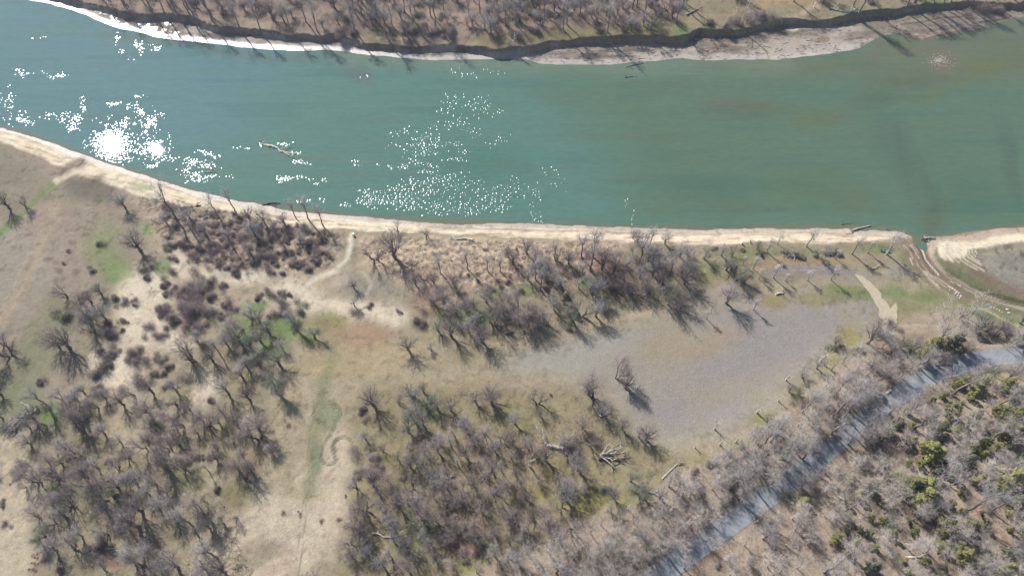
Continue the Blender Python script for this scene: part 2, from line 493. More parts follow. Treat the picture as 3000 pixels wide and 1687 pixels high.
# middle meadow
P.poly([(860,930),(980,920),(1150,960),(1420,1000),(1600,960),(1900,890),(2000,890),(1850,1010),(1820,1140),(1500,1130),(1080,1160),(1000,1320),(960,1480),(700,1480),(730,1300),(800,1150),(830,1050)], (172,156,124), 35, .95)
P.blob(1060, 985, 110, 55, (168,134,104), .75); P.blob(960, 940, 70, 30, (138,132,80), .8); P.blob(935,975,80,40,(150,136,92),.6)
P.blob(1000, 1060, 160, 50, (172,152,110), .7); P.blob(1200,1040,160,40,(176,156,118),.6)
P.poly([(640,1430),(800,1360),(1010,1360),(1040,1500),(1000,1590),(960,1800),(640,1800),(560,1800),(600,1560)], (192,174,146), 40, .95)
for x, y, rx, ry in [(760,1480,110,60),(940,1490,90,70),(850,1560,120,50),(700,1400,60,40),(1000,1330,60,80),(870,1630,70,40),(930,1560,60,40)]:
    P.blob(x, y, rx, ry, (202,184,156), .8)
for x, y, rx, ry, c in [(800,1610,70,30,(168,146,126)),(750,1620,60,50,(150,140,112)),(820,1660,50,20,(196,170,146)),(960,1670,45,30,(146,130,104)),(700,1650,50,30,(156,144,116)),(900,1440,80,30,(172,158,122)),(820,1400,60,60,(165,152,115))]:
    P.blob(x, y, rx, ry, c, .7)
# green strip and tyre tracks
P.line([(975,1010),(960,1100),(935,1180),(925,1260),(915,1350),(905,1440)], 34, (138,138,98), 18, .75)
P.blob(960, 1210, 40, 50, (132,138,104), .7); P.blob(925,1340,22,60,(122,134,98),.7)
TRK = (116,111,86)
def ring(cx, cy, rx, ry, a0, a1, ang=0):
    out = []
    for k in range(25):
        t = math.radians(a0 + (a1 - a0) * k / 24); x, y = rx * math.cos(t), ry * math.sin(t)
        c, s = math.cos(math.radians(ang)), math.sin(math.radians(ang))
        out.append((cx + x * c - y * s, cy + x * s + y * c))
    return out
P_fine = Paint.__new__(Paint); P_fine.px, P_fine.py, P_fine.c = px, py, P.c     # crisp lines, unwarped
F = P_fine
for r_ in (0, 6):
    F.line(ring(948, 1208, 34 - r_, 34 - r_, 80, 250), 3.4, TRK, 1.6, .9)
    F.line(ring(968, 1208, 32 - r_, 32 - r_, -100, 70), 3.4, TRK, 1.6, .95)
    F.line(ring(972, 1235, 24 - r_, 24 - r_, 60, 200), 3.2, TRK, 1.6, .6)
    F.line([(985 - r_, 1240), (970 - r_, 1275), (950 - r_, 1300), (943 - r_, 1325)], 3.2, TRK, 1.6, .75)
    F.line(ring(964, 1335, 27 - r_, 27 - r_, 20, 200), 3.4, TRK, 1.6, .95)
    F.line(ring(1003, 1302, 30 - r_, 24 - r_, 150, 400, -25), 3.4, TRK, 1.6, .95)
    F.line([(985 - r_, 1345), (975 - r_, 1310), (985 - r_, 1285)], 3.2, TRK, 1.6, .75)
    F.line([(948 - r_ * 2, 1170), (925 - r_ * 2, 1240), (912 - r_ * 2, 1320), (920 - r_ * 2, 1430), (898 - r_ * 2, 1480), (886 - r_ * 2, 1600), (872 - r_ * 2, 1700)], 2.6, (140, 128, 100), 1.5, .75)
    F.line([(990 - r_, 930), (980 - r_, 1020), (955 - r_, 1120), (948 - r_, 1170)], 2.4, (146, 134, 98), 1.5, .6)
# ground under the trees south of the middle meadow
P.poly([(1060,1130),(1500,1120),(1820,1150),(1840,1290),(2000,1320),(1950,1400),(1700,1500),(1560,1600),(1500,1800),(1040,1800),(1000,1640),(1040,1380),(1030,1250)], (152,138,102), 35, .9)
for x, y, rx, ry, c in [(1170,1330,60,25,(158,144,84)),(1240,1210,70,35,(122,130,84)),(1700,1460,90,50,(146,140,76)),(1780,1500,70,40,(150,142,74)),(1860,1460,60,40,(142,140,80)),(1620,1370,70,40,(156,140,90)),
  (1780,1350,80,40,(158,142,102)),(1520,1150,80,30,(158,144,106)),(1420,1330,60,35,(150,124,104)),(1560,1330,50,40,(164,134,106)),(1360,1600,50,30,(150,112,96)),(1330,1560,50,25,(140,108,96)),
  (1430,1540,60,30,(150,122,100)),(1250,1560,60,30,(104,130,72)),(1200,1600,60,40,(116,124,78)),(1290,1480,50,25,(150,140,86)),(1380,1655,60,25,(150,146,74)),(1560,1440,60,30,(154,142,84)),
  (1660,1560,80,30,(168,140,112)),(1460,1420,60,30,(152,132,96)),(1140,1300,50,40,(152,140,98)),(1180,1400,40,40,(132,128,88)),(1500,1230,60,40,(150,142,86)),(1600,1200,60,30,(160,146,110))]:
    P.blob(x, y, rx, ry, c, .7)
# ground under the trees of the south-west
P.poly([(30,1160),(260,1130),(480,1180),(780,1180),(800,1330),(740,1480),(640,1560),(520,1690),(200,1720),(150,1500),(60,1300)], (158,144,114), 40, .7)
for x, y, rx, ry, c in [(160,1205,38,35,(98,132,62)),(135,1220,30,45,(112,136,72)),(60,1170,70,50,(126,132,96)),(230,1400,40,60,(122,128,86)),(310,1460,60,40,(130,118,76)),(330,1380,70,40,(146,136,92)),
   (160,1450,35,50,(116,134,78)),(690,1450,60,50,(134,122,82)),(720,1370,50,50,(160,132,102)),(560,1400,60,50,(128,128,84)),(460,1230,30,40,(124,128,84)),(520,1130,60,50,(150,140,104)),(700,1120,60,40,(156,140,102)),
   (430,1590,60,30,(140,112,98)),(330,1640,50,25,(146,112,92)),(640,1260,50,30,(164,150,110)),(660,1340,60,40,(160,148,108)),(780,1290,30,60,(160,142,108)),(250,1320,60,60,(140,130,96))]:
    P.blob(x, y, rx, ry, c, .75)
P.poly([(-200,1260),(60,1280),(110,1400),(80,1560),(110,1640),(60,1720),(-200,1720)], (196,180,148), 30, .9)
P.blob(60, 1330, 60, 40, (150,140,104), .5)
# brambly ground behind the beach
P.poly([(380,560),(520,580),(800,640),(1010,690),(985,790),(880,800),(600,790),(480,700)], (186,163,138), 25, .9)
P.poly([(1050,690),(1480,702),(1830,716),(1800,765),(1700,830),(1520,860),(1340,880),(1220,850),(1060,770)], (203,178,148), 22, .95)
P.blob(1180, 700, 80, 12, (152,144,110), .5)
P.blob(1740, 760, 50, 50, (170,122,98), .6); P.blob(1800,810,60,40,(164,118,94),.5); P.blob(1890, 875, 60, 20, (176,128,100), .6)
for x, y, rx, ry in [(1730,830,50,25),(1380,930,40,30),(1400,940,30,20),(1310,920,30,40),(1440,860,60,20),(1530,850,45,20),(1960,840,40,30),(700,960,60,50),(840,960,60,40),(800,1010,50,30),(740,900,40,20),(905,990,22,16),(480,780,30,30)]:
    P.blob(x, y, rx, ry, (104,134,68), .75)
for x, y, rx, ry in [(1260,880,60,50),(1340,850,60,30),(1240,800,60,30),(1600,800,60,40),(1440,800,60,25)]:
    P.blob(x, y, rx, ry, (170,138,112), .6)
# strip of meadow above the lilac field, and the field itself
P.poly([(1240,960),(1500,960),(1780,870),(2060,700),(2300,740),(2640,735),(2760,880),(2600,960),(2460,1050),(2300,1190),(2080,1340),(1900,1300),(1780,1150),(1500,1100),(1250,1080)], (162,148,116), 25, .95)
P.poly([(1470,1060),(1560,1020),(1780,965),(1960,915),(2100,880),(2300,880),(2560,890),(2560,920),(2470,980),(2390,1060),(2290,1160),(2150,1250),(1980,1300),(1860,1260),(1800,1180),(1700,1120),(1500,1110)], (157,148,134), 62, .95)
P.poly([(2060,930),(2350,885),(2560,895),(2480,960),(2380,1060),(2280,1160),(2120,1240),(1960,1270),(1880,1210),(2000,1090),(2130,1000)], (151,142,136), 75, .9)
i_ = np.nonzero(inner & (px > 1450) & (px < 2600) & (py > 860) & (py < 1330))[0]
P._mix(i_, .5 * sstep(-.05, .5, fbm(X[i_], Y[i_], 16, 181, 4)) * sstep(-40, 10, poly_sd(px[i_], py[i_], [(1500,1060),(1960,915),(2300,880),(2560,890),(2470,980),(2290,1160),(2150,1250),(1980,1300),(1800,1180)])), (164,150,122))
P.blob(1620, 1060, 130, 55, (163,157,141), .8); P.blob(1760,1010,130,40,(162,155,140),.7); P.blob(1560,1110,120,30,(166,150,118),.7)
P.blob(1960,1010,90,70,(160,144,116),.6,-30); P.blob(2080,1010,120,36,(162,142,112),.6,-25); P.blob(1900,1040,80,50,(160,146,122),.5)
P.line([(1480,1018),(1620,990),(1760,955),(1900,915)], 9, (182,156,112), 5, .7)
P.line([(1650,975),(1800,935),(1960,895)], 22, (184,162,130), 9, .7)
for x, y, rx, ry, c in [(2500,860,110,26,(112,130,70)),(2480,845,60,16,(128,132,78)),(2630,860,40,24,(108,134,70)),(2710,868,60,24,(108,130,68)),(2660,900,70,20,(132,130,82)),(2260,885,50,24,(150,130,74)),(2390,880,100,20,(142,132,88)),
   (2500,810,80,24,(150,142,124)),(2640,790,60,30,(152,144,132)),(2560,770,60,26,(150,134,104)),(2340,800,120,30,(140,126,118)),(2430,790,90,18,(134,122,118)),(2250,770,90,18,(160,132,96)),(2400,768,120,10,(156,130,92)),
   (2150,820,90,40,(154,140,104)),(2070,800,50,50,(138,136,92)),(2170,745,90,20,(124,130,80)),(2330,740,120,14,(132,130,88)),(2570,730,60,18,(122,128,80)),(2480,1000,40,60,(150,138,76)),(2440,1060,40,40,(154,142,76)),(2360,1150,50,24,(140,138,76)),
   (2250,1230,60,24,(138,136,78)),(2640,960,50,20,(128,132,80)),(2620,930,60,20,(148,138,96)),(2170,1310,50,24,(150,140,90)),(2060,1340,60,24,(154,142,96)),(2130,850,60,30,(160,140,128)),(2100,960,40,20,(164,146,124))]:
    P.blob(x, y, rx, ry, c, .7)
P.line([(2235,800),(2290,788),(2400,785),(2480,795),(2520,815)], 13, (138,126,124), 5, .7)
for o_ in (-4, 4): F.line([(2290,788 + o_),(2400,786 + o_),(2470,793 + o_)], 2.5, (172,160,158), 1.5, .6)
F.line(ring(1517, 1108, 9, 8, 0, 360), 2.6, (120,110,84), 1.5, .7)
# wooded slope beside the road, leaf litter
P.poly([(1250,1800),(1440,1640),(1600,1590),(1850,1470),(2010,1380),(2200,1290),(2330,1190),(2400,1120),(2520,1010),(2700,930),(2900,930),(3000,930),(3900,900),(3900,2300),(1250,2300)], (168,149,127), 26, .95)
i_ = np.nonzero(inner & (qy > 900) & (qx > 1400))[0]
mn = sstep(.05, .45, fbm(X[i_], Y[i_], 6, 131, 4)); P._mix(i_, mn * .55 * (qy[i_] > 1240 - (qx[i_] - 2300) * .85), (176,152,128))
mn = sstep(.05, .5, fbm(X[i_], Y[i_], 9, 151, 4)); P._mix(i_, mn * .5 * (qy[i_] > 1240 - (qx[i_] - 2300) * .85), (148,128,104))
P.line([(2730,1100),(2560,1250),(2440,1340),(2330,1430),(2200,1520)], 12, (176,150,122), 8, .6)
P.poly([(2640,940),(2760,920),(2900,1000),(2830,1050),(2700,1030)], (168,152,124), 18, .8)
P.line([(2770,1380),(2830,1450),(2880,1520),(2960,1600)], 26, (188,150,118), 14, .7)
P.line([(2560,1010),(2680,985),(2740,985)], 14, (150,118,98), 8, .6); P.blob(2640,990,40,16,(166,138,112),.4)
P.poly([(2420,1120),(2560,1040),(2640,1060),(2560,1150),(2440,1180)], (182,156,134), 20, .8)
P.line(ROAD, 76, (164,150,130), 10, .7)
P.line([(2990,1090),(2880,1100),(2800,1130)], 40, (160,150,98), 18, .6)
# grass and terraces round the creek, sand spit with swash lines
P.poly([(2620,760),(2700,720),(2720,700),(3000,720),(3300,760),(3300,930),(2960,920),(2820,900),(2740,840)], (132,126,92), 14, .9)
P.poly([(2860,735),(3000,715),(3300,720),(3300,860),(3000,880),(2930,840),(2880,790)], (150,142,128), 22, .9)
P.poly([(2750,760),(2830,800),(2990,870),(3050,930),(2900,890),(2800,850),(2740,800)], (104,108,70), 14, .7)
F.line([(2850,790),(2920,830),(3000,862),(3100,890)], 26, (124,100,82), 12, .75)
F.line([(2880,745),(2940,735),(3020,725)], 10, (170,156,118), 5, .6)
P.poly([(2640,700),(2700,700),(2740,780),(2860,880),(2800,905),(2720,830),(2650,760)], (140,118,98), 10, .8)
for o_ in range(0, 5):
    F.line([(2655 + o_ * 8, 712 + o_), (2680 + o_ * 7, 745), (2690 + o_ * 8, 780), (2725 + o_ * 6, 815)], 2.2, [(200,180,150),(120,98,84),(186,166,138),(112,92,80),(170,150,128)][o_], 1.6, .7)
F.line([(2690,710),(2703,735),(2711,762),(2733,785),(2750,806)], 3.6, (232,222,206), 1.8, .95)  # wet sheen of the stream painted as a whitish stroke
F.line([(2700,716),(2712,745),(2726,775),(2748,795)], 3.2, (92,84,74), 1.5, .6)
F.line([(2730,700),(2722,720),(2730,750),(2745,772),(2765,795),(2800,820),(2850,850),(2930,885),(3000,905),(3150,925)], 9, (178,158,136), 4, .85)
P.line([(2715,800),(2760,850),(2800,875)], 12, (206,186,156), 6, .8)
P.line([(2760,850),(2830,900),(2870,920)], 26, (122,128,82), 10, .7); P.line([(2850,900),(2920,925),(2990,945)], 22, (112,132,74), 9, .8)
P.line([(2870,900),(2940,932),(2980,948)], 7, (206,182,150), 4, .9)
cz = lambda pts: [(2500 + x / 5.152, 640 + y / 5.152) for x, y in pts]
P.poly(cz([(930,300),(1080,380),(1250,290),(1600,255),(1900,185),(2600,90),(3400,0),(3400,120),(2600,205),(2200,265),(1800,325),(1400,340),(1270,400),(1220,500),(1150,480),(1120,420)]), (188,166,144), 5, .95)
SPIT_OLD = [(2740,735),(2790,706),(2860,697),(2950,686),(3020,676),(3200,668),(3200,700),(3020,704),(2960,712),(2890,718),(2862,738),(2870,770),(2885,790),(2870,790),(2840,770),(2800,762),(2770,760),(2755,750)]
P.poly(cz([(1250,390),(1400,340),(1800,330),(2200,270),(2600,210),(3400,130),(3400,320),(2600,350),(2300,400),(1850,430),(1760,470),(1735,560),(1700,600),(1500,640),(1330,560),(1285,480)]), (229,212,182), 6, .95)
for ln_ in [[(1290,500),(1320,560),(1390,630)],[(1400,540),(1450,600),(1510,655)],[(1480,560),(1530,620),(1600,665)],[(1580,560),(1640,640),(1740,705),(1870,775)],[(1640,570),(1700,630),(1820,700),(1980,795)],[(1700,540),(1740,590),(1840,650),(1930,695)],[(1745,470),(1755,540),(1810,600),(1910,655)],[(1800,455),(1790,510),(1840,570)],[(1850,450),(1840,500),(1870,530)]]:
    F.line(cz(ln_), 3.4, (226,208,178), 1.7, .85)
for ln_ in [[(1345,500),(1390,560),(1450,620)],[(1440,540),(1500,610),(1550,650)],[(1540,560),(1600,640),(1680,700)],[(1610,540),(1680,640),(1800,720)],[(1680,530),(1730,600),(1850,670)],[(1725,480),(1735,550),(1790,610)]]:
    F.line(cz(ln_), 2.2, (160,138,104), 1.5, .6)
for ln_ in [[(1300,440),(1500,400),(1900,370),(2600,280)],[(1300,470),(1500,440),(1800,410),(2600,320)],[(1400,370),(1900,345),(2600,240)]]:
    F.line(cz(ln_), 2.0, (190,160,128), 1.5, .5)
for ln_, c_ in [([(720,370),(840,470),(890,600)], (214,190,158)),([(780,360),(890,460),(940,580)], (116,96,82)),([(860,400),(930,500),(990,600)], (222,202,172)),([(900,380),(980,480),(1040,600),(1160,740)], (120,100,86)),([(850,600),(900,700)], (230,214,186)),
   ([(1070,800),(1200,880),(1400,1040)], (206,186,158)),([(1100,830),(1250,960),(1400,1080)], (136,112,92)),([(1230,870),(1420,1000),(1600,1130)], (212,194,166))]:
    F.line(cz(ln_), 3.2, c_, 1.8, .75)
F.line(cz([(1140,480),(1180,600),(1280,740),(1400,850),(1560,965),(1700,1060),(1900,1160),(2150,1250),(2600,1350)]), 7, (176,154,132), 3, .85)
F.line(cz([(1400,840),(1560,950),(1700,1040),(1900,1150),(2150,1240),(2600,1335)]), 2.6, (84,70,60), 1.4, .9)
i_ = np.nonzero(inner & (qx > 2880) & (qx < 3050) & (qy > 720) & (qy < 800))[0]
P._mix(i_, .6 * sstep(.25, .5, fbm(X[i_], Y[i_], 1.3, 171, 2)), (92,88,72))

# --- beach south of the river
sy = np.array(S_WATER, float)
ys = np.interp(qx, sy[:, 0], sy[:, 1]); yf = np.interp(px, sy[:, 0], sy[:, 1])
bw = (1 + .22 * fbm(X, Y * 0, 7, 207, 3)) * np.interp(qx, [0,100,230,330,450,600,800,1000,1200,1500,1800,2000,2400,2600,2640,2680], [46,60,64,60,62,52,45,42,38,40,44,46,48,36,20,0])
dB = qy - ys; dBf = py - yf
strip = (dBf > -12) & (dBf < 90) & inner & (px < 2700)
i_ = np.nonzero(strip)[0]
a_ = sstep(-10, -2, dBf[i_]) * (1 - sstep(bw[i_] - 7, bw[i_] + 5, dB[i_]))
P._mix(i_, a_, (222,203,170))
ln = fbm(X[i_] * .16, dBf[i_] * .22, 1.0, 201, 3)
P._mix(i_, a_ * sstep(.1, .5, ln) * .8, (170,142,114))
P._mix(i_, a_ * sstep(.15, .5, -ln) * .7, (240,226,198))
P._mix(i_, a_ * (1 - sstep(5, 15, dBf[i_] + 4 * wxn[i_])) * .9, (188,172,158))
P._mix(i_, a_ * sstep(11, 14, dBf[i_] + 4 * wxn[i_]) * (1 - sstep(14, 21, dBf[i_] + 4 * wxn[i_])) * .55 * (qx[i_] > 1250), (160,132,108))
P._mix(i_, sstep(bw[i_] - 8, bw[i_] - 2, dB[i_]) * (1 - sstep(bw[i_] - 1, bw[i_] + 5, dB[i_])) * .5, (120,104,82))
P.poly([(170,500),(240,455),(262,480),(200,530),(165,540)], (118,102,84), 9, .75)
F.line([(250,462),(240,478),(226,488)], 3, (60,52,46), 1.6, .9)
P.line([(165,530),(220,500),(300,497),(420,540)], 17, (226,206,172), 8, .85)
P.poly([(200,520),(300,515),(340,560),(320,600),(230,585),(190,555)], (118,106,90), 16, .8)
P.blob(420,545,40,12,(150,152,104),.6)
wet = np.zeros(X.size)
wet[i_] = (1 - sstep(9, 17, dBf[i_] + 5 * wxn[i_])) * sstep(-14, -4, dBf[i_]) * .6

# --- north bank
nb = np.nonzero(north & (Z > .02))[0]
P._mix(nb, np.ones(len(nb)), (158,136,116))
P._mix(nb, .6 * sstep(-.1, .4, fbm(X[nb], Y[nb], 7, 221, 4)), (118,106,94))
P._mix(nb, .6 * sstep(.1, .5, fbm(X[nb], Y[nb], 4, 231, 4)), (172,144,118))
P.poly([(1040,92),(1200,100),(1240,132),(1080,126)], (140,128,88), 10, .7); F.line([(1105,112),(1190,113)], 8, (196,172,136), 4, .8)
P.poly([(1380,110),(1760,70),(1900,50),(2010,60),(2010,112),(1700,120),(1420,140)], (136,126,84), 12, .85)
P.poly([(1990,-200),(3700,-250),(3700,-70),(2900,10),(2560,40),(2400,66),(2200,86),(2000,112)], (148,136,104), 18, .9)
P.line([(2010,70),(2100,50),(2200,20),(2350,0)], 14, (166,140,104), 8, .8); P.line([(2250,60),(2320,52),(2390,20)], 16, (186,164,132), 8, .85); P.poly([(2180,-60),(2400,-60),(2390,14),(2230,22)], (168,140,96), 14, .8)
P.blob(2000, 95, 30, 20, (104,134,70), .7); P.blob(2740,5,60,14,(108,132,70),.7); P.blob(2500,25,80,14,(134,130,90),.6); P.blob(2120,90,80,12,(126,124,78),.6)
# shelf below the scarp
zs = np.nonzero((py < np.interp(px, [a for a, b in N_WATER], [b for a, b in N_WATER]) + 14) & (py > np.interp(px, [a for a, b in N_SCARP], [b for a, b in N_SCARP]) + 3) & inner & (Z < 1.9))[0]
P._mix(zs, np.ones(len(zs)) * .95, (150,134,118))
P._mix(zs, .8 * sstep(-.1, .4, fbm(X[zs] * .3, Y[zs], 2.2, 241, 3)), (116,104,92))
P._mix(zs, .8 * sstep(.1, .45, fbm(X[zs] * .25, Y[zs], 2.6, 251, 3)), (190,174,158))
P.poly([(2200,150),(2260,115),(2380,108),(2480,112),(2500,130),(2420,152),(2290,172),(2200,170)], (188,172,156), 12, .9)
P.blob(2405, 118, 30, 8, (150,124,96), .8); P.line([(2260,172),(2400,160),(2500,145)], 6, (206,188,160), 3, .7); P.blob(2230,146,30,10,(172,160,118),.6)
P.blob(2325, 86, 20, 7, (216,202,176), .9); P.blob(2420,80,40,10,(184,170,150),.6); P.blob(2215,104,14,4,(214,196,166),.8)
P.poly([(2530,100),(2700,80),(2900,50),(3000,36),(3000,20),(2860,20),(2640,40),(2520,60)], (136,124,104), 10, .8)
P.line([(2690,110),(2780,92),(2850,70)], 9, (176,150,124), 5, .8); P.line([(2570,105),(2640,70),(2760,50)], 12, (160,140,118), 6, .6)
F.line([(1530,170),(1600,182),(1700,180),(1850,178),(1990,162)], 2.4, (84,70,64), 1.3, .7); F.line([(2020,172),(2080,172),(2140,168)], 4, (84,70,64), 2, .7); F.line([(2140,157),(2200,159),(2240,158)], 3, (74,62,60), 1.5, .7)
F.line([(2640,72),(2700,66),(2760,52),(2820,50)], 4, (70,62,60), 2, .7); F.line([(2710,114),(2780,98),(2840,84)], 3, (70,62,60), 1.6, .7); F.line([(2870,66),(2930,58),(2960,50)], 6, (70,58,54), 2, .7)
# wet mud at the north waterline
yn = np.interp(px, [a for a, b in N_WATER], [b for a, b in N_WATER])
i2 = np.nonzero((py < yn + 14) & (py > yn - 26) & inner & (px < 2520))[0]
e_ = sstep(-22, -8, py[i2] - yn[i2] + 5 * wxn[i2])
P._mix(i2, e_ * .75, (196,184,172))
wet[i2] = np.maximum(wet[i2], e_)
i4 = np.nonzero((px > 230) & (px < 620) & (py < yn) & (py > yn - 62) & inner & (Z < 1.6))[0]
k4 = sstep(.0, .35, fbm(X[i4], Y[i4], 1.6, 291, 3) + .012 * (py[i4] - yn[i4] + 30)) * sstep(230, 330, px[i4]) * (1 - sstep(500, 620, px[i4]))
wet[i4] = np.maximum(wet[i4], k4); P._mix(i4, k4 * .5, (190,178,166))  # gloss and pale tint painted on for glinting grass and shrubs
wet *= np.interp(px, [0, 900, 1300, 1700], [1, 1, .6, .25])

# finest mottling of all the soil
calm = sstep(0, 50, poly_sd(np.where(inner, px, -5000), py, [(1500,1060),(1960,915),(2300,880),(2560,890),(2470,980),(2290,1160),(2150,1250),(1980,1300),(1800,1180)]))
m_ = (1 + (1 - .75 * calm) * (.16 * fbm(X, Y, 2.2, 261, 3) + .12 * fbm(X, Y, .8, 271, 2) - .22 * sstep(.28, .5, fbm(X, Y, 1.7, 281, 3))))[:, None]
P.c *= np.where(inner[:, None], m_, 1)
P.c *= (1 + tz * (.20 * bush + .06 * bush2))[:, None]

P.c = .86 * P.c + .14 * P.c.mean(1)[:, None] * np.array([1.06, 1.0, .93])[None, :]
nx, ny = len(gx), len(gy)
ii = (np.arange(ny - 1)[:, None] * nx + np.arange(nx - 1)[None, :]).ravel()
quads = np.stack([ii, ii + 1, ii + nx + 1, ii + nx], 1)

def grid_obj(name, V, quads, mat, attrs):
    me = make_mesh(name, V, quads, mat, True)
    for an, val in attrs.items():
        if val.ndim == 2:
            at = me.attributes.new(an, 'FLOAT_COLOR', 'POINT')
            at.data.foreach_set('color', np.concatenate([np.clip(val, 0, 1), np.ones((len(val), 1))], 1).astype(np.float32).ravel())
        else:
            at = me.attributes.new(an, 'FLOAT', 'POINT')
            at.data.foreach_set('value', val.astype(np.float32))
    return link(name, me)

def ground_material():
    m, nt, N, L, b = new_mat('soil')
    a = N.new('ShaderNodeAttribute'); a.attribute_name = 'soil_colour'
    w = N.new('ShaderNodeAttribute'); w.attribute_name = 'wetness'
    tc = N.new('ShaderNodeTexCoord')
    n1 = N.new('ShaderNodeTexNoise'); n1.inputs['Scale'].default_value = 2.6; n1.inputs['Detail'].default_value = 5; n1.inputs['Roughness'].default_value = .7
    L.new(tc.outputs['Object'], n1.inputs['Vector'])
    f = N.new('ShaderNodeMapRange'); f.inputs['From Min'].default_value = .25; f.inputs['From Max'].default_value = .75; f.inputs['To Min'].default_value = .78; f.inputs['To Max'].default_value = 1.22
    L.new(n1.outputs['Fac'], f.inputs['Value'])
    sc_ = N.new('ShaderNodeVectorMath'); sc_.operation = 'SCALE'
    L.new(a.outputs['Color'], sc_.inputs[0]); L.new(f.outputs[0], sc_.inputs['Scale'])
    L.new(sc_.outputs[0], b.inputs['Base Color'])
    r = N.new('ShaderNodeMapRange'); r.inputs['To Min'].default_value = .95; r.inputs['To Max'].default_value = .36
    L.new(w.outputs['Fac'], r.inputs['Value']); L.new(r.outputs[0], b.inputs['Roughness'])
    s = N.new('ShaderNodeMapRange'); s.inputs['To Min'].default_value = .12; s.inputs['To Max'].default_value = .75
    L.new(w.outputs['Fac'], s.inputs['Value']); L.new(s.outputs[0], b.inputs['Specular IOR Level'])
    n2 = N.new('ShaderNodeTexNoise'); n2.inputs['Scale'].default_value = 1.9; n2.inputs['Detail'].default_value = 4; L.new(tc.outputs['Object'], n2.inputs['Vector'])
    bp = N.new('ShaderNodeBump'); bp.inputs['Strength'].default_value = .55; bp.inputs['Distance'].default_value = .16
    L.new(n2.outputs['Fac'], bp.inputs['Height']); L.new(bp.outputs[0], b.inputs['Normal'])
    return m

ground = grid_obj('ground', np.stack([X, Y, Z], 1), quads, ground_material(), {'soil_colour': P.c, 'wetness': wet})
tag(ground, 'meadow, sand and leaf litter on both banks of the river', 'ground', kind='structure')

# ------------------------------------------------------------------ river
hx = axis(-212, 212, .6, 3500); hy = axis(60, 240, .6, 3500)
RX, RY = np.meshgrid(hx, hy); wx, wy = RX.ravel(), RY.ravel()
wpx, wpy = proj(wx, wy, np.zeros(wx.size)); wpx = np.clip(wpx, -900, 3900); wpy = np.clip(wpy, -400, 2300)
win = (np.abs(wx) < 212) & (wy > 60) & (wy < 240)
w1 = fbm(wx * .35, wy, 9, 301, 4) * win; w2 = fbm(wx * .35, wy, 9, 311, 4) * win
R = Paint(wpx + 22 * w1, wpy + 16 * w2, (94,128,115))
R.poly([(-900,-300),(500,-100),(900,150),(700,420),(400,520),(-900,700)], (91,127,129), 160, .8)
R.poly([(1500,150),(3900,0),(3900,760),(2300,690),(1900,670),(1750,400)], (94,115,92), 150, .85)
R.poly([(2000,170),(2500,150),(2560,90),(3100,10),(3900,-100),(3900,240),(2700,240),(2300,210)], (108,112,86), 40, .8)
R.line([(1000,165),(1250,190),(1550,195),(2000,195),(2300,190)], 46, (118,130,110), 26, .7)
R.line([(868,455),(1000,466),(1300,482)], 16, (108,124,102), 9, .3)
R.line([(300,95),(700,160),(1000,180)], 22, (104,116,104), 14, .6)
syw = np.interp(wpx, sy[:, 0], sy[:, 1])
i3 = np.nonzero(win & (syw - wpy < 30) & (syw - wpy > -12) & (wpy > 250))[0]
R._mix(i3, .75 * (1 - sstep(0, 16, syw[i3] - wpy[i3] + 8 * w1[i3])), (128,116,88))
for x, y, rx, ry, c, a, an in [(2150,320,120,40,(104,104,84),.5,8),(2400,350,110,28,(104,106,72),.5,-6),(2650,240,160,36,(96,100,76),.5,-10),(2900,190,110,36,(108,112,70),.6,-14),(2560,300,90,24,(90,98,80),.5,-8),
   (2230,310,90,20,(102,102,78),.5,5),(2750,270,120,20,(108,112,72),.5,-16),(2340,540,120,60,(92,112,80),.5,0),(2850,560,130,80,(84,110,90),.5,10),(2500,600,80,40,(104,108,76),.4,0),(2740,640,60,40,(100,100,72),.6,-60),
   (2650,480,40,130,(84,98,84),.4,-14),(2720,560,26,120,(84,96,82),.4,-18),(2960,480,24,150,(82,96,84),.4,-12),(2590,400,60,90,(84,102,90),.4,-10),(2080,560,140,60,(86,114,96),.5,0),(1400,480,200,60,(72,116,102),.4,0),(2760,178,50,30,(128,110,90),.7,0),
   (1050,225,60,26,(104,106,104),.5,20),(2620,150,120,16,(116,112,88),.5,0),(2580,98,40,10,(104,110,84),.7,0)]:
    R.blob(x, y, rx, ry, c, a, an, .9)
Rf = Paint.__new__(Paint); Rf.px, Rf.py, Rf.c = wpx + 5 * w1, wpy, R.c
for a_, b_, w_ in [((2628,390),(2668,580),9),((2652,410),(2690,600),5),((2690,440),(2752,640),7),((2722,450),(2768,610),5),((2900,300),(2948,470),7),((2962,360),(2990,580),8)]:
    Rf.line([a_, b_], w_, (76,94,80), 8, .17)
st1 = fbm(wx * .05 + .03 * wy, wy * .55, 1.5, 341, 3) * win; st2 = fbm(wx * .22, wy, 6, 351, 3) * win
R._mix(np.arange(wx.size), .22 * sstep(.1, .6, st1), (98,116,92)); R._mix(np.arange(wx.size), .20 * sstep(.1, .6, -st1), (64,98,92))
R._mix(np.arange(wx.size), .25 * sstep(.1, .7, st2) * (wpx > 1300), (98,104,78))
for _k in range(3): pass
R.c *= (1 + .05 * fbm(wx * .12, wy, 1.6, 321, 3) * win)[:, None]
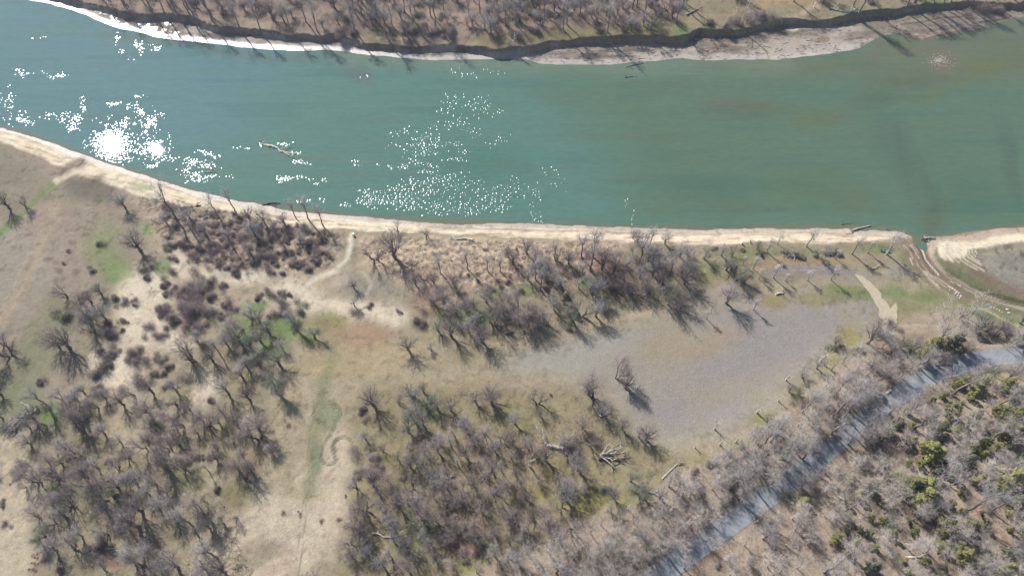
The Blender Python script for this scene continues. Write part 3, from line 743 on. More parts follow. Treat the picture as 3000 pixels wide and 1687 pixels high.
def water_material(name, rough):
    m, nt, N, L, b = new_mat(name)
    N.remove(b)
    a = N.new('ShaderNodeAttribute'); a.attribute_name = 'silt_colour'
    up = N.new('ShaderNodeCombineXYZ'); up.inputs[2].default_value = 1
    df = N.new('ShaderNodeBsdfDiffuse'); tc = N.new('ShaderNodeTexCoord'); mp = N.new('ShaderNodeMapping'); mp.inputs['Scale'].default_value = (.28, 1, 1)
    nz = N.new('ShaderNodeTexNoise'); nz.inputs['Scale'].default_value = 1.1; nz.inputs['Detail'].default_value = 5; nz.inputs['Roughness'].default_value = .7
    L.new(tc.outputs['Object'], mp.inputs[0]); L.new(mp.outputs[0], nz.inputs['Vector'])
    mr = N.new('ShaderNodeMapRange'); mr.inputs['From Min'].default_value = .3; mr.inputs['From Max'].default_value = .7; mr.inputs['To Min'].default_value = .9; mr.inputs['To Max'].default_value = 1.1
    L.new(nz.outputs['Fac'], mr.inputs['Value'])
    vs = N.new('ShaderNodeVectorMath'); vs.operation = 'SCALE'; L.new(a.outputs['Color'], vs.inputs[0]); L.new(mr.outputs[0], vs.inputs['Scale'])
    L.new(vs.outputs[0], df.inputs['Color']); L.new(up.outputs[0], df.inputs['Normal'])      # light coming back out of the silty water
    gl = N.new('ShaderNodeBsdfGlossy'); gl.inputs['Roughness'].default_value = rough
    fr = N.new('ShaderNodeFresnel'); fr.inputs['IOR'].default_value = 1.333
    mx = N.new('ShaderNodeMixShader'); L.new(fr.outputs[0], mx.inputs[0]); L.new(df.outputs[0], mx.inputs[1]); L.new(gl.outputs[0], mx.inputs[2])
    L.new(mx.outputs[0], N['Material Output'].inputs['Surface'])
    return m

mx_, my_ = len(hx), len(hy)
jj = (np.arange(my_ - 1)[:, None] * mx_ + np.arange(mx_ - 1)[None, :]).ravel()
river = grid_obj('river', np.stack([wx, wy, np.zeros(wx.size)], 1), np.stack([jj, jj + 1, jj + mx_ + 1, jj + mx_], 1), water_material('river_water', .007), {'silt_colour': R.c})
tag(river, 'silty green river with wind-ruffled sparkling patches', 'river', kind='structure')

# wavelets: low rounded crests added and shaped so each one returns a sun glint
RUF = [(100,350,50,18,46),(30,280,40,80,60),(70,215,60,16,24),(150,218,36,18,30),(60,330,40,20,20),(210,348,34,34,90),(245,300,10,26,26),(380,300,44,14,60),(385,345,24,30,60),(420,372,26,34,110),(380,360,60,60,40),
  (430,452,46,24,60),(460,470,40,14,30),(570,490,60,24,150),(605,452,40,14,30),(640,510,40,10,16),(350,90,10,34,26),(405,125,20,24,46),(450,138,34,6,18),(360,155,30,20,12),(110,105,30,8,6),
  (772,424,9,4,16),(830,422,40,5,24),(850,446,22,8,34),(880,473,40,4,30),(845,527,48,14,80),(935,540,20,12,24),(890,592,22,7,18),(960,590,30,6,10),(1050,475,28,6,18),(1120,480,40,8,14),(700,430,60,10,8),
  (1250,430,60,26,190),(1230,400,60,30,40),(1180,490,60,10,40),(1270,492,40,12,34),(1400,300,70,50,70),(1360,350,80,40,70),(1400,420,70,40,50),(1420,240,50,30,14),(1430,215,60,14,26),
  (1120,585,60,18,170),(1060,600,34,8,50),(1180,560,70,22,150),(1290,540,70,26,200),(1250,600,110,22,230),(1380,590,90,30,170),(1330,470,60,16,24),(1500,570,90,40,120),(1500,500,70,40,26),(1610,590,50,40,34),(1060,225,12,8,8),(1855,600,14,40,22),(1660,560,60,50,16)]
def wavelets():
    r = np.random.default_rng(88)
    pts = []
    for x, y, rx, ry, n in RUF:
        k = max(3, n // 9)
        cl = r.normal(size=(k, 2)) * [rx * .62, ry * .62]
        wgt = r.random(k) ** 2 + .1; wgt /= wgt.sum()
        ci = r.choice(k, size=n, p=wgt)
        q = cl[ci] + r.normal(size=(n, 2)) * [max(3, rx * .22), max(2, ry * .22)]
        for a_ in q: pts.append((x + a_[0], y + a_[1], r.uniform(.34, 1.15) ** 1.3 + .12))
    for _ in range(1700):                                   # the broad bright patch near the left beach
        d_ = abs(r.normal()) * .55; t_ = r.random() * 6.28
        pts.append((326 + 56 * d_ * math.cos(t_), 424 + 54 * d_ * math.sin(t_), r.uniform(.5, 1.2)))
    for _ in range(260):
        d_ = abs(r.normal()) * .6; t_ = r.random() * 6.28
        pts.append((452 + 44 * d_ * math.cos(t_), 436 + 36 * d_ * math.sin(t_), r.uniform(.4, 1.1)))
    sun = np.array([math.sin(SUN_AZ) * math.cos(SUN_EL), math.cos(SUN_AZ) * math.cos(SUN_EL), math.sin(SUN_EL)])
    ns = 10; th = np.arange(ns) * 2 * math.pi / ns
    VV, FF, n = [], [], 0
    fan = [[0, 1 + i, 1 + (i + 1) % ns] for i in range(ns)]
    for ring_ in range(3):
        o1, o2 = 1 + ring_ * ns, 1 + (ring_ + 1) * ns
        for i in range(ns):
            i2 = (i + 1) % ns
            fan += [[o1 + i, o2 + i, o2 + i2], [o1 + i, o2 + i2, o1 + i2]]
    fan = np.array(fan)
    for x, y, wd in pts:
        if y > np.interp(x, sy[:, 0], sy[:, 1]) - 6: continue
        Xw, Yw = unproj(x, y, 0); Xw, Yw = float(Xw), float(Yw)
        v = np.array([-Xw, -Yw, CAM_H]); v /= np.linalg.norm(v)
        h = v + sun; h /= np.linalg.norm(h)
        edge = math.acos(min(1, h[2])) * 1.12 + math.radians(1.6)      # edge made steep enough for a sun glint towards the camera
        wd *= min(1, .11 + math.degrees(edge) * .066)
        rho = wd / (2 * math.sin(edge))
        el = r.uniform(.75, 1.25)
        ph = np.array([0] + [edge * f for f in (.35, .7, 1.0) for _ in range(ns)] + [edge * 1.06] * ns)
        aa = np.concatenate([[0], th, th, th, th])
        rad = rho * np.sin(ph)
        hz_ = rho * (np.cos(ph) - math.cos(edge))
        V = np.stack([Xw + rad * np.cos(aa) * el, Yw + rad * np.sin(aa) / el, hz_ + .004], 1)
        VV.append(V); FF.append(fan + n); n += len(V)
    V = np.concatenate(VV); Fa = np.concatenate(FF)
    ix = np.clip(np.searchsorted(hx, V[:, 0]), 0, len(hx) - 1); iy = np.clip(np.searchsorted(hy, V[:, 1]), 0, len(hy) - 1)
    col = R.c[iy * len(hx) + ix]
    o = grid_obj('wavelets', V, Fa, water_material('wavelet_water', .19), {'silt_colour': col})
    tag(o, 'rounded wavelets shaped to catch sun glints on the green river', 'wavelets', kind='stuff')
wavelets()

# ------------------------------------------------------------------ road and gravel path
def ribbon(name, pts, hw, dz, mat, ragged=0.0, step=.8, ncross=7):
    p = np.array(pts); seg = np.r_[0, np.cumsum(np.hypot(*np.diff(p, axis=0).T))]
    s = np.arange(0, seg[-1], step)
    # smooth through the corner points
    x = np.interp(s, seg, p[:, 0]); y = np.interp(s, seg, p[:, 1])
    kern = np.hanning(15); kern /= kern.sum()
    xe = np.convolve(np.r_[[x[0]] * 7, x, [x[-1]] * 7], kern, 'valid'); ye = np.convolve(np.r_[[y[0]] * 7, y, [y[-1]] * 7], kern, 'valid')
    tx, ty = np.gradient(xe), np.gradient(ye); l = np.hypot(tx, ty); nxv, nyv = -ty / l, tx / l
    c = np.linspace(-1, 1, ncross)
    hwv = hw if np.ndim(hw) else np.full(len(s), hw)
    hwv = np.interp(np.linspace(0, 1, len(s)), np.linspace(0, 1, len(hwv)), hwv)
    jl = 1 + ragged * fbm(s, s * 0, 1.6, 401, 3); jr = 1 + ragged * fbm(s, s * 0 + 50, 1.6, 411, 3)
    wfac = np.where(c[None, :] < 0, (-c[None, :]) * -jl[:, None], c[None, :] * jr[:, None]) * hwv[:, None]
    VX = xe[:, None] + nxv[:, None] * wfac; VY = ye[:, None] + nyv[:, None] * wfac
    VZ = terrain(VX.ravel(), VY.ravel()).reshape(VX.shape) + dz
    V = np.stack([VX, VY, VZ], -1).reshape(-1, 3)
    n = len(s); k = (np.arange(n - 1)[:, None] * ncross + np.arange(ncross - 1)[None, :]).ravel()
    return link(name, make_mesh(name, V, np.stack([k, k + 1, k + ncross + 1, k + ncross], 1), mat, True))

def asphalt():
    m, nt, N, L, b = new_mat('worn_asphalt')
    tc = N.new('ShaderNodeTexCoord')
    n1 = N.new('ShaderNodeTexNoise'); n1.inputs['Scale'].default_value = .35; n1.inputs['Detail'].default_value = 6; L.new(tc.outputs['Object'], n1.inputs['Vector'])
    cr = N.new('ShaderNodeValToRGB'); cr.color_ramp.elements[0].color = (.155, .165, .18, 1); cr.color_ramp.elements[1].color = (.235, .245, .26, 1)
    cr.color_ramp.elements[0].position = .3; cr.color_ramp.elements[1].position = .7
    L.new(n1.outputs['Fac'], cr.inputs[0]); L.new(cr.outputs[0], b.inputs['Base Color']); b.inputs['Roughness'].default_value = .85
    return m
road = ribbon('road', ROADW, 2.15, .05, asphalt())
tag(road, 'narrow grey asphalt road curving through the bare wood', 'road', kind='structure')
M['gravel'] = simple_mat('gravel', tuple(alb((196,182,154))), var=.22, nscale=.8, objvar=0)
path = ribbon('path', W([(2502,803),(2530,822),(2555,850),(2575,880),(2590,905),(2600,930),(2602,955),(2600,985),(2598,992)], 1.0), [.3,1.0,1.2,1.3,1.4,1.7,2.1,1.5,1.3,1.3], .06, M['gravel'], .45, .4)
tag(path, 'pale gravel path running down from the lilac field to the wood', 'path', kind='structure')
spur = ribbon('path', W([(2625,886),(2617,912),(2605,945)], 1.0), [.15,.8,1.3,1.5], .10, M['gravel'], .45, .4)
tag(spur, 'short ragged spur of the pale gravel path', 'path', kind='structure')
# ------------------------------------------------------------------ tree patterns
PROTO = {}
def add_proto(kind, T, C, tm, cm, tn='trunk', cn='crown'):
    PROTO.setdefault(kind, []).append((T.mesh(tn, M[tm]), C.mesh(cn, M[cm]), T.arrays(), C.arrays(), tm, cm))

for i in range(4):   # spreading tree, rosy twigs: radius 3.5, height 9.5
    add_proto('rosy', *gen_tree(100 + i, 5.9 + .6 * i, 3.5, .31, 13, .24, 1500, stems=1 + (i % 2), lean=.05), 'bark', 'twig_pink')
for i in range(4):   # dark heavy limbed, vase shaped
    add_proto('dark', *gen_tree(200 + i, 6.2 + .7 * i, 3.5, .38, 14, .20, 1050, stems=1 + i % 3, lean=.1, nsub=6), 'bark_dark', 'twig_purple')
for i in range(4):   # grey tree
    add_proto('grey', *gen_tree(300 + i, 5.9 + .7 * i, 3.5, .34, 12, .26, 1400, stems=1 + (i == 1)), 'bark', 'twig_grey')
for i in range(4):   # pale grey tree of the wood
    add_proto('pale', *gen_tree(400 + i, 8.6, 3.4, .16, 10, .36, 850, stems=1 + (i == 2), twr=.0105, nsub=8, twl=(.5, 1.4)), 'bark_grey', 'twig_pale')
for i in range(3):   # lichen green
    add_proto('green', *gen_tree(500 + i, 5.8 + .6 * i, 3.5, .36, 12, .24, 1500, stems=1 + (i == 1)), 'bark_dark', 'twig_lichen')
for i in range(3):   # slender
    add_proto('slender', *gen_tree(600 + i, 11.5, 2.3, .2, 9, .5, 600, low=.5, nsub=4), 'bark', 'twig_grey')
for i in range(2):   # young tree with a pale puff of twigs on a thin trunk
    add_proto('puff', *gen_tree(700 + i, 7.0, 1.35, .16, 8, .55, 520, low=.6, twl=(.5, 1.0), twr=.012, nsub=4), 'bark_grey', 'twig_white')
for i in range(4):
    add_proto('shrub', *gen_shrub(800 + i, 2.0, 2.2, 1500), 'bark_dark', 'twig_purple', 'stems')
for i in range(3):
    add_proto('rosyshrub', *gen_shrub(850 + i, 2.0, 1.7, 1500), 'bark_dark', 'twig_pink', 'stems')
for i in range(3):
    add_proto('weed', *gen_shrub(870 + i, 2.0, .7, 1100, twl=.5), 'weed', 'weed', 'stems')
for i in range(3):
    add_proto('greenshrub', *gen_shrub(880 + i, 2.0, 1.9, 1500), 'bark_dark', 'twig_lichen', 'stems')
for i in range(4):
    add_proto('cedar', *gen_evergreen(900 + i, 5.0 + i * .5, 2.0, 2300), 'bark', 'needles')
for i in range(2):
    add_proto('darkcedar', *gen_evergreen(950 + i, 5.5, 2.0, 2300), 'bark_dark', 'needles_dark')
for i in range(3):
    add_proto('snag', *gen_tree(970 + i, 8.5, 2.6, .26, 7, .45, 40, nsub=4, k0=.2), 'bark_pale', 'bark_pale', 'trunk', 'branches')
PR = dict(rosy=3.5, dark=3.5, grey=3.5, pale=3.4, green=3.5, slender=2.4, puff=1.5, weed=2, shrub=2, rosyshrub=2, greenshrub=2, cedar=2, darkcedar=2, snag=2.6)

# ------------------------------------------------------------------ where they stand
# kind letter, then x y radius as seen on the photograph, tile by tile (2.576 tile units per photo pixel)
KINDS = dict(r='rosy', d='dark', g='grey', p='pale', n='green', t='slender', f='puff', s='shrub', q='rosyshrub', w='weed', k='greenshrub', e='cedar', E='darkcedar', x='snag')
TILES = {
(0, 562): '''
d 70 120 95;g 190 110 70;g 945 120 85;d 1060 440 130;s 1085 590 50;s 1105 640 45;t 1335 205 110;g 1440 210 90;t 1640 175 70;t 1770 140 70;d 1890 215 80;g 2000 240 90;g 2150 250 80;t 2335 215 80;
t 2230 190 60;t 2440 255 70;g 1560 330 80;g 1930 330 90;t 1470 330 70;g 1260 240 70;t 2090 330 70;g 2260 380 80;t 1760 420 70;g 1900 480 80;s 1640 250 45;s 1790 215 40;s 1285 410 40;s 1320 520 45;s 1290 600 45;s 1250 680 52;s 1230 710 40;s 1310 740 48;s 1270 775 42;
s 940 820 42;s 1010 822 34;s 940 850 30;s 1008 850 22;k 745 400 48;k 690 590 45;k 470 940 85;d 515 800 85;d 650 865 100;n 765 770 80;d 690 830 80;g 800 960 90;d 720 1050 110;s 820 1060 60;s 850 1100 50;s 790 1010 55;n 620 900 80;r 680 960 90;
s 870 820 50;d 525 1180 140;r 450 1160 120;d 85 1240 110;g 30 1160 90;s 330 1425 48;s 905 980 38;s 950 975 24;s 935 1038 30;s 1115 1022 52;s 1195 1090 48;s 1250 1080 42;s 1215 890 60;s 1200 930 48;
s 1480 700 80;s 1440 780 95;s 1370 880 100;s 1500 880 95;s 1260 940 85;s 1440 980 90;s 1540 1020 70;s 1600 670 52;s 1680 730 52;s 1720 830 60;s 1760 890 50;s 1700 930 55;s 1570 800 60;s 1620 920 60;s 1330 950 70;s 1540 740 60;q 1450 840 80;q 1390 990 70;
s 2030 750 52;s 1970 785 40;s 2100 790 60;s 2140 860 65;s 2090 935 55;s 2180 770 34;s 2160 900 50;s 1950 800 30;
s 770 1195 55;s 835 1200 60;s 895 1210 45;s 1040 1210 75;q 1085 1230 70;s 1050 1270 60;s 745 1350 90;s 800 1330 60;s 700 1380 60;s 1240 1260 50;s 1255 1320 52;s 1250 1365 42;
r 1430 1230 120;d 1455 1290 80;s 1040 1420 75;q 1340 1435 70;s 1150 1400 55;d 1605 1275 90;t 1660 1220 60;k 1540 1170 55;d 1810 1130 120;g 1755 1095 90;n 1905 1190 90;n 1935 1265 95;d 1965 1320 80;g 1720 1160 80;g 1490 1130 75;
n 2235 1050 95;n 2375 1110 80;n 2110 1300 110;g 1870 1330 80;g 1830 1400 90;d 2040 1390 80;n 1960 980 80;n 2040 1070 80;n 1970 1130 80;k 2280 885 60;g 1900 960 75;r 1830 1030 90;g 2130 1180 60;g 2190 960 70;
s 2030 590 45;s 2140 625 35;s 1780 600 60;s 1730 580 40;s 1640 540 45;s 1590 420 40;s 520 450 22;s 480 535 18;s 1810 560 50;s 2270 560 50;s 2330 600 45;s 2380 540 50''',
(1000, 562): '''
d 430 300 55;d 645 325 60;d 255 510 100;d 400 490 150;s 1080 432 22;s 1250 452 32;s 1325 432 20;s 1360 572 28;s 830 517 14;d 1400 470 90;t 950 580 70;t 1105 595 55;t 745 610 60;t 1200 605 60;t 1465 660 80;d 1620 525 75;d 1715 545 80;t 1610 495 60;t 1840 560 60;
s 890 635 24;s 960 622 24;s 1030 632 28;s 1030 667 24;s 1110 712 44;s 1170 682 32;s 1240 692 34;s 1270 632 26;s 1370 632 32;k 1350 745 45;s 1430 582 26;s 1550 722 40;s 1600 682 34;s 1650 622 34;s 1700 642 26;s 1765 622 40;
d 630 665 75;d 560 700 60;d 700 690 80;d 850 710 85;r 780 840 100;r 865 920 100;r 700 850 90;d 640 780 70;r 930 880 90;r 1090 830 90;d 1215 860 80;r 1180 930 90;n 1120 980 90;r 1340 880 110;r 1400 960 110;g 1280 950 80;r 1350 1010 90;d 1480 1010 90;g 1600 890 80;n 900 760 70;n 1000 870 80;r 800 970 80;
s 600 985 60;s 575 960 38;s 620 1005 40;n 505 1195 100;g 680 1195 46;n 730 1050 80;d 830 1090 110;d 1060 1130 120;d 1150 1000 110;g 960 1060 90;g 1010 1000 80;d 1430 1040 90;d 1540 1010 75;
E 1690 850 50;n 1750 970 100;d 1810 940 110;g 1905 820 110;d 1890 760 70;n 1860 690 60;g 1920 940 90;k 1720 1020 48;
t 1900 490 100;d 1965 580 90;d 2050 620 90;d 2105 650 90;d 2155 710 95;d 2065 730 85;d 2165 770 85;t 2250 530 110;g 2350 630 95;d 2430 700 95;n 2500 800 110;d 2550 900 110;g 2400 560 90;g 2300 460 80;d 2235 380 70;g 2200 350 60;g 2440 395 70;t 2330 400 60;g 2550 490 80;g 2560 640 90;g 2060 500 80;g 2150 560 80;g 2250 650 85;d 2000 690 80;d 2240 770 80;n 2470 850 90;d 2300 740 80;
t 2385 815 55;r 2070 1410 120;d 95 730 60;q 150 880 60;s 430 895 30;g 100 860 50;x 1520 950 50;x 1790 725 50;n 1960 860 80''',
(2000, 562): '''
f 530 580 36;f 572 655 26;f 683 648 38;f 775 672 22;f 940 667 32;f 1115 662 34;f 632 452 40;f 715 392 26;f 935 412 44;f 1035 512 30;f 1150 502 24;f 1275 467 46;f 1395 457 32;f 1535 470 62;f 1655 392 22;f 455 545 24;
d 370 490 60;n 150 500 75;n 330 590 90;E 375 610 36;n 400 660 100;d 390 640 60;n 560 430 50;s 585 480 26;d 60 640 70;g 30 540 80;d 15 700 110;d 30 470 60;n 460 690 70;g 290 480 60;
g 330 840 115;f 178 957 30;f 533 888 32;s 790 480 40;s 850 470 44;s 900 490 34;k 1080 460 44;s 1150 450 40;k 1000 480 38;s 1200 480 34;s 250 430 30;s 440 440 28;
p 2150 945 115;p 1910 1130 190;n 2240 1020 95;E 2190 1060 50;d 2290 1060 80;n 2400 1040 90;d 2440 1090 70;d 2350 1090 75;E 1980 1180 62;E 2040 1150 55;E 1920 1200 52;n 1700 1220 120;e 1850 1200 70;n 1640 1180 90;e 1760 1260 60;g 1590 1290 80;p 2050 1150 120;g 1800 1290 90;d 2545 990 70;d 2090 960 60;
d 1475 1080 100;g 1395 1140 150;k 1140 1180 58;d 1150 1150 60;x 1040 1280 75;g 1010 1330 70;p 1200 1290 90;p 1330 1240 90;p 1120 1340 80;g 1420 1320 90;p 1250 1380 90;p 1500 1180 80;p 1380 1390 100;g 900 1400 70;x 780 1420 50;d 1560 1380 80;p 1480 1420 90;p 1640 1400 90;g 1560 1230 70;
s 1330 1190 40;q 1240 1190 44;s 1560 1010 50;k 1640 1330 60;g 2540 1130 90;p 2480 1160 70;E 2520 1150 50''',
(0, 1124): '''
t 372 175 100;d 400 220 80;n 275 280 110;d 355 310 70;d 655 250 140;d 590 345 110;d 540 205 75;g 470 120 75;g 600 140 100;g 640 70 80;s 770 60 75;g 800 110 85;d 935 160 90;d 1025 90 80;d 1150 60 85;r 1130 230 120;d 1175 350 80;g 1340 60 90;n 1330 150 80;s 1590 115 48;d 1440 200 60;r 1310 260 100;d 1395 320 95;d 1580 310 115;r 1530 280 90;d 1790 310 105;r 1690 230 90;d 1885 120 85;g 1720 70 95;
n 2080 70 120;g 2140 110 70;r 1950 340 130;d 1965 420 130;d 1905 670 90;d 1850 725 120;r 1790 640 100;r 1120 480 120;d 1155 460 90;d 1350 455 110;r 1280 490 100;r 1240 570 110;q 1530 570 70;q 1490 600 50;d 1640 510 60;d 1270 650 110;r 1400 650 100;d 1100 675 55;t 1580 660 50;s 1625 810 42;q 840 608 40;s 910 522 22;r 390 660 120;d 435 710 90;r 300 750 120;d 485 740 100;d 660 710 120;r 680 760 130;d 740 870 170;
d 545 935 120;r 440 900 100;g 505 1010 90;r 900 780 130;E 920 870 40;n 860 860 60;g 1035 750 100;d 1070 960 130;g 960 720 90;d 1045 1080 150;g 1335 1030 90;t 1455 1070 100;d 1580 1015 120;g 1585 1090 90;d 1785 1005 60;n 1700 1060 70;n 340 1150 95;n 310 1210 70;q 280 1300 28;q 260 1350 22;q 312 1335 26;q 250 1392 30;s 740 1240 80;s 690 1300 80;s 760 1310 60;d 560 1250 110;g 430 1260 100;s 460 1390 45;g 1080 1375 170;g 1340 1385 140;t 1640 1310 120;d 1700 1420 110;g 1560 1400 110;g 1220 1420 90;
k 170 620 70;q 130 650 50;q 100 730 30;q 220 720 18;s 30 885 36;s 35 1062 34;q 2165 325 28;q 2130 990 28;q 2265 978 24;q 2440 1022 28;q 2545 1012 26;s 1690 930 12;d 10 80 90;g 20 260 80;r 240 620 80;d 880 1000 80;g 820 960 90;g 920 1060 80;g 820 1130 90;d 800 1200 60;r 640 560 90;g 560 520 90;g 490 480 80;n 470 600 80;g 750 640 80;g 1180 760 90;g 1130 840 80;g 1210 940 80;g 1300 930 90;r 1480 930 90;r 300 1010 90;g 620 1150 80;r 200 780 50''',
(1000, 1124): '''
s 165 190 52;q 175 230 44;d 240 155 130;g 545 90 95;d 515 80 80;d 425 130 70;d 620 60 70;n 720 185 95;d 825 200 95;n 640 170 80;r 1120 120 125;d 1130 150 80;d 1015 140 80;d 1480 150 95;d 1495 240 50;d 1900 110 125;r 1860 80 90;g 1960 220 90;d 2140 30 95;s 1580 78 20;n 510 360 95;g 545 270 100;d 580 380 80;g 620 310 85;g 955 370 95;g 930 320 80;d 1225 440 95;g 1080 370 80;g 1310 300 80;d 1200 400 60;q 1780 390 90;r 1820 330 100;d 2120 345 75;d 2295 420 110;g 2240 400 70;
q 165 520 75;q 215 590 85;q 185 640 60;q 105 705 36;s 30 852 14;s 300 655 48;s 465 685 44;d 570 590 110;g 620 620 90;n 520 620 90;r 735 515 100;t 830 475 60;d 940 545 110;d 1095 565 60;t 880 615 50;t 1205 655 50;d 1135 660 75;r 1450 510 110;x 1420 620 75;d 1540 575 110;d 1710 540 95;g 1780 650 120;d 1870 450 80;g 1700 470 80;r 1680 450 80;d 250 790 120;d 540 800 100;d 400 830 95;d 435 930 100;g 740 780 90;r 805 800 95;d 1000 775 90;r 905 800 90;r 1155 830 110;d 1305 835 85;d 1390 865 105;d 1335 720 75;g 1690 870 130;g 1700 780 90;
k 1850 850 48;k 1950 795 55;d 2050 860 75;k 2010 800 55;n 2230 810 120;n 2180 740 80;n 2290 870 90;f 2165 950 26;r 600 1000 170;d 620 1020 100;d 180 960 110;d 205 980 90;d 800 945 95;r 770 900 90;d 920 935 100;r 1060 960 90;d 1260 970 105;d 1310 1060 115;d 1460 1035 100;r 1560 1100 115;r 1540 1010 110;d 1725 1085 130;d 165 1150 130;r 115 1100 110;g 400 1090 100;d 500 1240 110;g 400 1200 80;d 790 1175 95;q 900 1215 80;d 1025 1165 105;r 960 1120 95;d 1120 1130 80;d 1180 1160 70;d 1265 1195 85;n 860 1110 70;d 705 1315 60;s 950 1352 28;r 845 1360 80;r 500 1390 110;g 320 1375 100;r 390 1320 90;g 200 1280 90;r 60 1200 90;r 80 1300 90;d 1210 1400 70;
g 1250 1300 95;g 1330 1350 95;g 1150 1290 80;p 1420 1300 100;p 1540 1260 100;p 1500 1340 100;p 1650 1210 90;p 1640 1330 100;p 1780 1180 100;p 1880 1130 90;p 1960 1060 90;p 1860 1250 95;p 1980 1200 100;p 2080 1120 90;p 2200 1050 90;p 2120 1240 95;p 2260 1150 100;p 1760 1330 95;p 1920 1350 100;p 2060 1340 95;p 2190 1340 90;p 2340 1080 95;p 2420 1000 90;n 2300 1260 100;p 2480 1100 90;p 2500 920 80;g 2400 860 90;g 2470 780 90;g 2520 700 70;n 2100 1000 60;r 2040 970 70;g 1700 1400 90;p 1850 1420 90;x 1560 1270 50;x 2480 960 80;r 680 1220 80;g 620 1160 70;r 340 1000 80;r 100 1000 80;r 360 740 80;g 660 700 70;r 1040 640 70;r 1280 560 80;r 1120 730 70;r 1240 760 80;r 1480 740 60;d 700 860 70;n 560 1080 70;g 1380 1180 80;g 1640 1160 80;r 1420 1120 80''',
(2000, 1124): '''
e 1450 450 46;e 1920 350 50;e 2055 375 52;e 1980 240 66;e 2160 275 56;e 2350 250 66;e 2400 310 85;e 2460 280 80;e 2500 270 80;e 2380 380 60;e 2440 390 60;e 1810 540 85;e 1870 560 60;e 1640 800 80;e 1700 800 70;e 1760 810 80;e 1810 770 60;e 1390 790 64;e 1420 830 44;e 1750 890 80;e 1740 940 50;e 1970 950 56;e 1940 1090 70;e 1930 1140 55;e 2090 1110 82;e 2040 1070 55;e 1930 1240 52;e 2070 1310 64;e 2400 760 85;e 2440 730 60;e 2000 690 55;e 2190 730 55;E 2080 620 70;e 1320 1100 30;e 1550 1140 44;e 1150 1180 52;e 2400 1410 55;e 1520 720 44;E 2450 910 60;E 1400 1400 60;e 1700 450 40;E 1560 370 70;k 800 840 75;e 1300 850 48;e 2500 880 50;E 2500 600 50;e 2250 470 44;e 2480 130 60;e 2200 40 70;e 2080 20 50;e 2400 40 60;e 1440 60 40;e 2560 330 60;e 2550 740 55;E 2420 1290 46;e 1240 1290 40;e 900 900 44;
x 240 340 55;x 400 440 65;x 280 460 50;x 110 720 40;x 560 220 60;x 720 130 40;x 90 480 36;d 640 320 75;d 800 60 60;d 870 80 55'''}

def parse_tiles():
    out = []
    for (ox, oy), txt in TILES.items():
        for it in txt.replace('\n', '').split(';'):
            it = it.strip()
            if not it: continue
            k, x, y, r = it.split()
            if k == 'q' and float(r) <= 36: k = 'w'
            if k in 'eE': r = float(r) * 1.08
            if k in 'rdgn': r = float(r) * .92
            if k == 't': r = float(r) * .8
            out.append((KINDS[k], ox + float(x) / 2.576, oy + float(y) / 2.576, float(r) / 2.576))
    return out
PLACED = parse_tiles()

def in_poly(x, y, p):
    c = False
    for (ax, ay), (bx, by) in zip(p, p[1:] + p[:1]):
        if (ay > y) != (by > y) and x < (bx - ax) * (y - ay) / (by - ay) + ax: c = not c
    return c
def road_gap(px, py):
    best = 1e9
    for (ax, ay), (bx, by) in zip(ROAD[:-1], ROAD[1:]):
        vx, vy = bx - ax, by - ay
        t = min(max(((px - ax) * vx + (py - ay) * vy) / (vx * vx + vy * vy), 0), 1)
        best = min(best, math.hypot(px - ax - t * vx, py - ay - t * vy))
    return best
def scatter(poly, n, dmin, rlo, rhi, kinds, avoid=(), tries=60, road=0, yscale=1.0):
    xs = [p[0] for p in poly]; ys = [p[1] for p in poly]; out = []
    pts = [(x, y) for _, x, y, _ in avoid]
    for _ in range(n * tries):
        if len(out) >= n: break
        x, y = random.uniform(min(xs), max(xs)), random.uniform(min(ys), max(ys))
        if not in_poly(x, y, poly): continue
        if road and road_gap(x, y) < road: continue
        if dmin and any((x - a) ** 2 + ((y - b) / yscale) ** 2 < dmin * dmin for a, b in pts): continue
        pts.append((x, y)); out.append((random.choice(kinds), x, y, random.uniform(rlo, rhi)))
    return out

WOOD_A = [(1560,1700),(1700,1625),(1860,1530),(2010,1400),(2120,1330),(2230,1270),(2340,1190),(2420,1130),(2540,1060),(2620,1060),(2720,1070),(2640,1130),(2530,1210),(2420,1295),(2310,1390),(2180,1490),(2040,1590),(1920,1680),(1880,1760),(1560,1760)]
WOOD_B = [(1990,1720),(2120,1600),(2250,1500),(2370,1420),(2470,1340),(2570,1260),(2660,1190),(2750,1135),(2850,1100),(3010,1090),(3080,1100),(3080,1780),(1990,1780)]
NWOOD = [(60,-110),(700,-160),(1900,-160),(2010,20),(1960,85),(1780,95),(1660,70),(1500,120),(1400,112),(1200,118),(1080,80),(900,80),(700,55),(480,20),(330,-15)]
NRIGHT = [(2010,-140),(3050,-140),(3050,-10),(2800,-5),(2640,15),(2500,20),(2420,-10),(2040,-10)]
woodA = scatter(WOOD_A, 105, 25, 26, 40, ['pale'] * 4 + ['grey', 'slender'], [p for p in PLACED if p[0] not in ('puff',)], road=28)
woodB = scatter(WOOD_B, 165, 25, 24, 44, ['pale'] * 8 + ['grey', 'slender'], [p for p in PLACED if p[0] != 'cedar'], road=40)
nwood = scatter(NWOOD, 360, 12, 16, 28, ['slender'] * 5 + ['dark'] * 4 + ['grey'] * 2 + ['rosy'], yscale=.8)
nright = scatter(NRIGHT, 26, 26, 18, 26, ['slender'] * 2 + ['grey'])
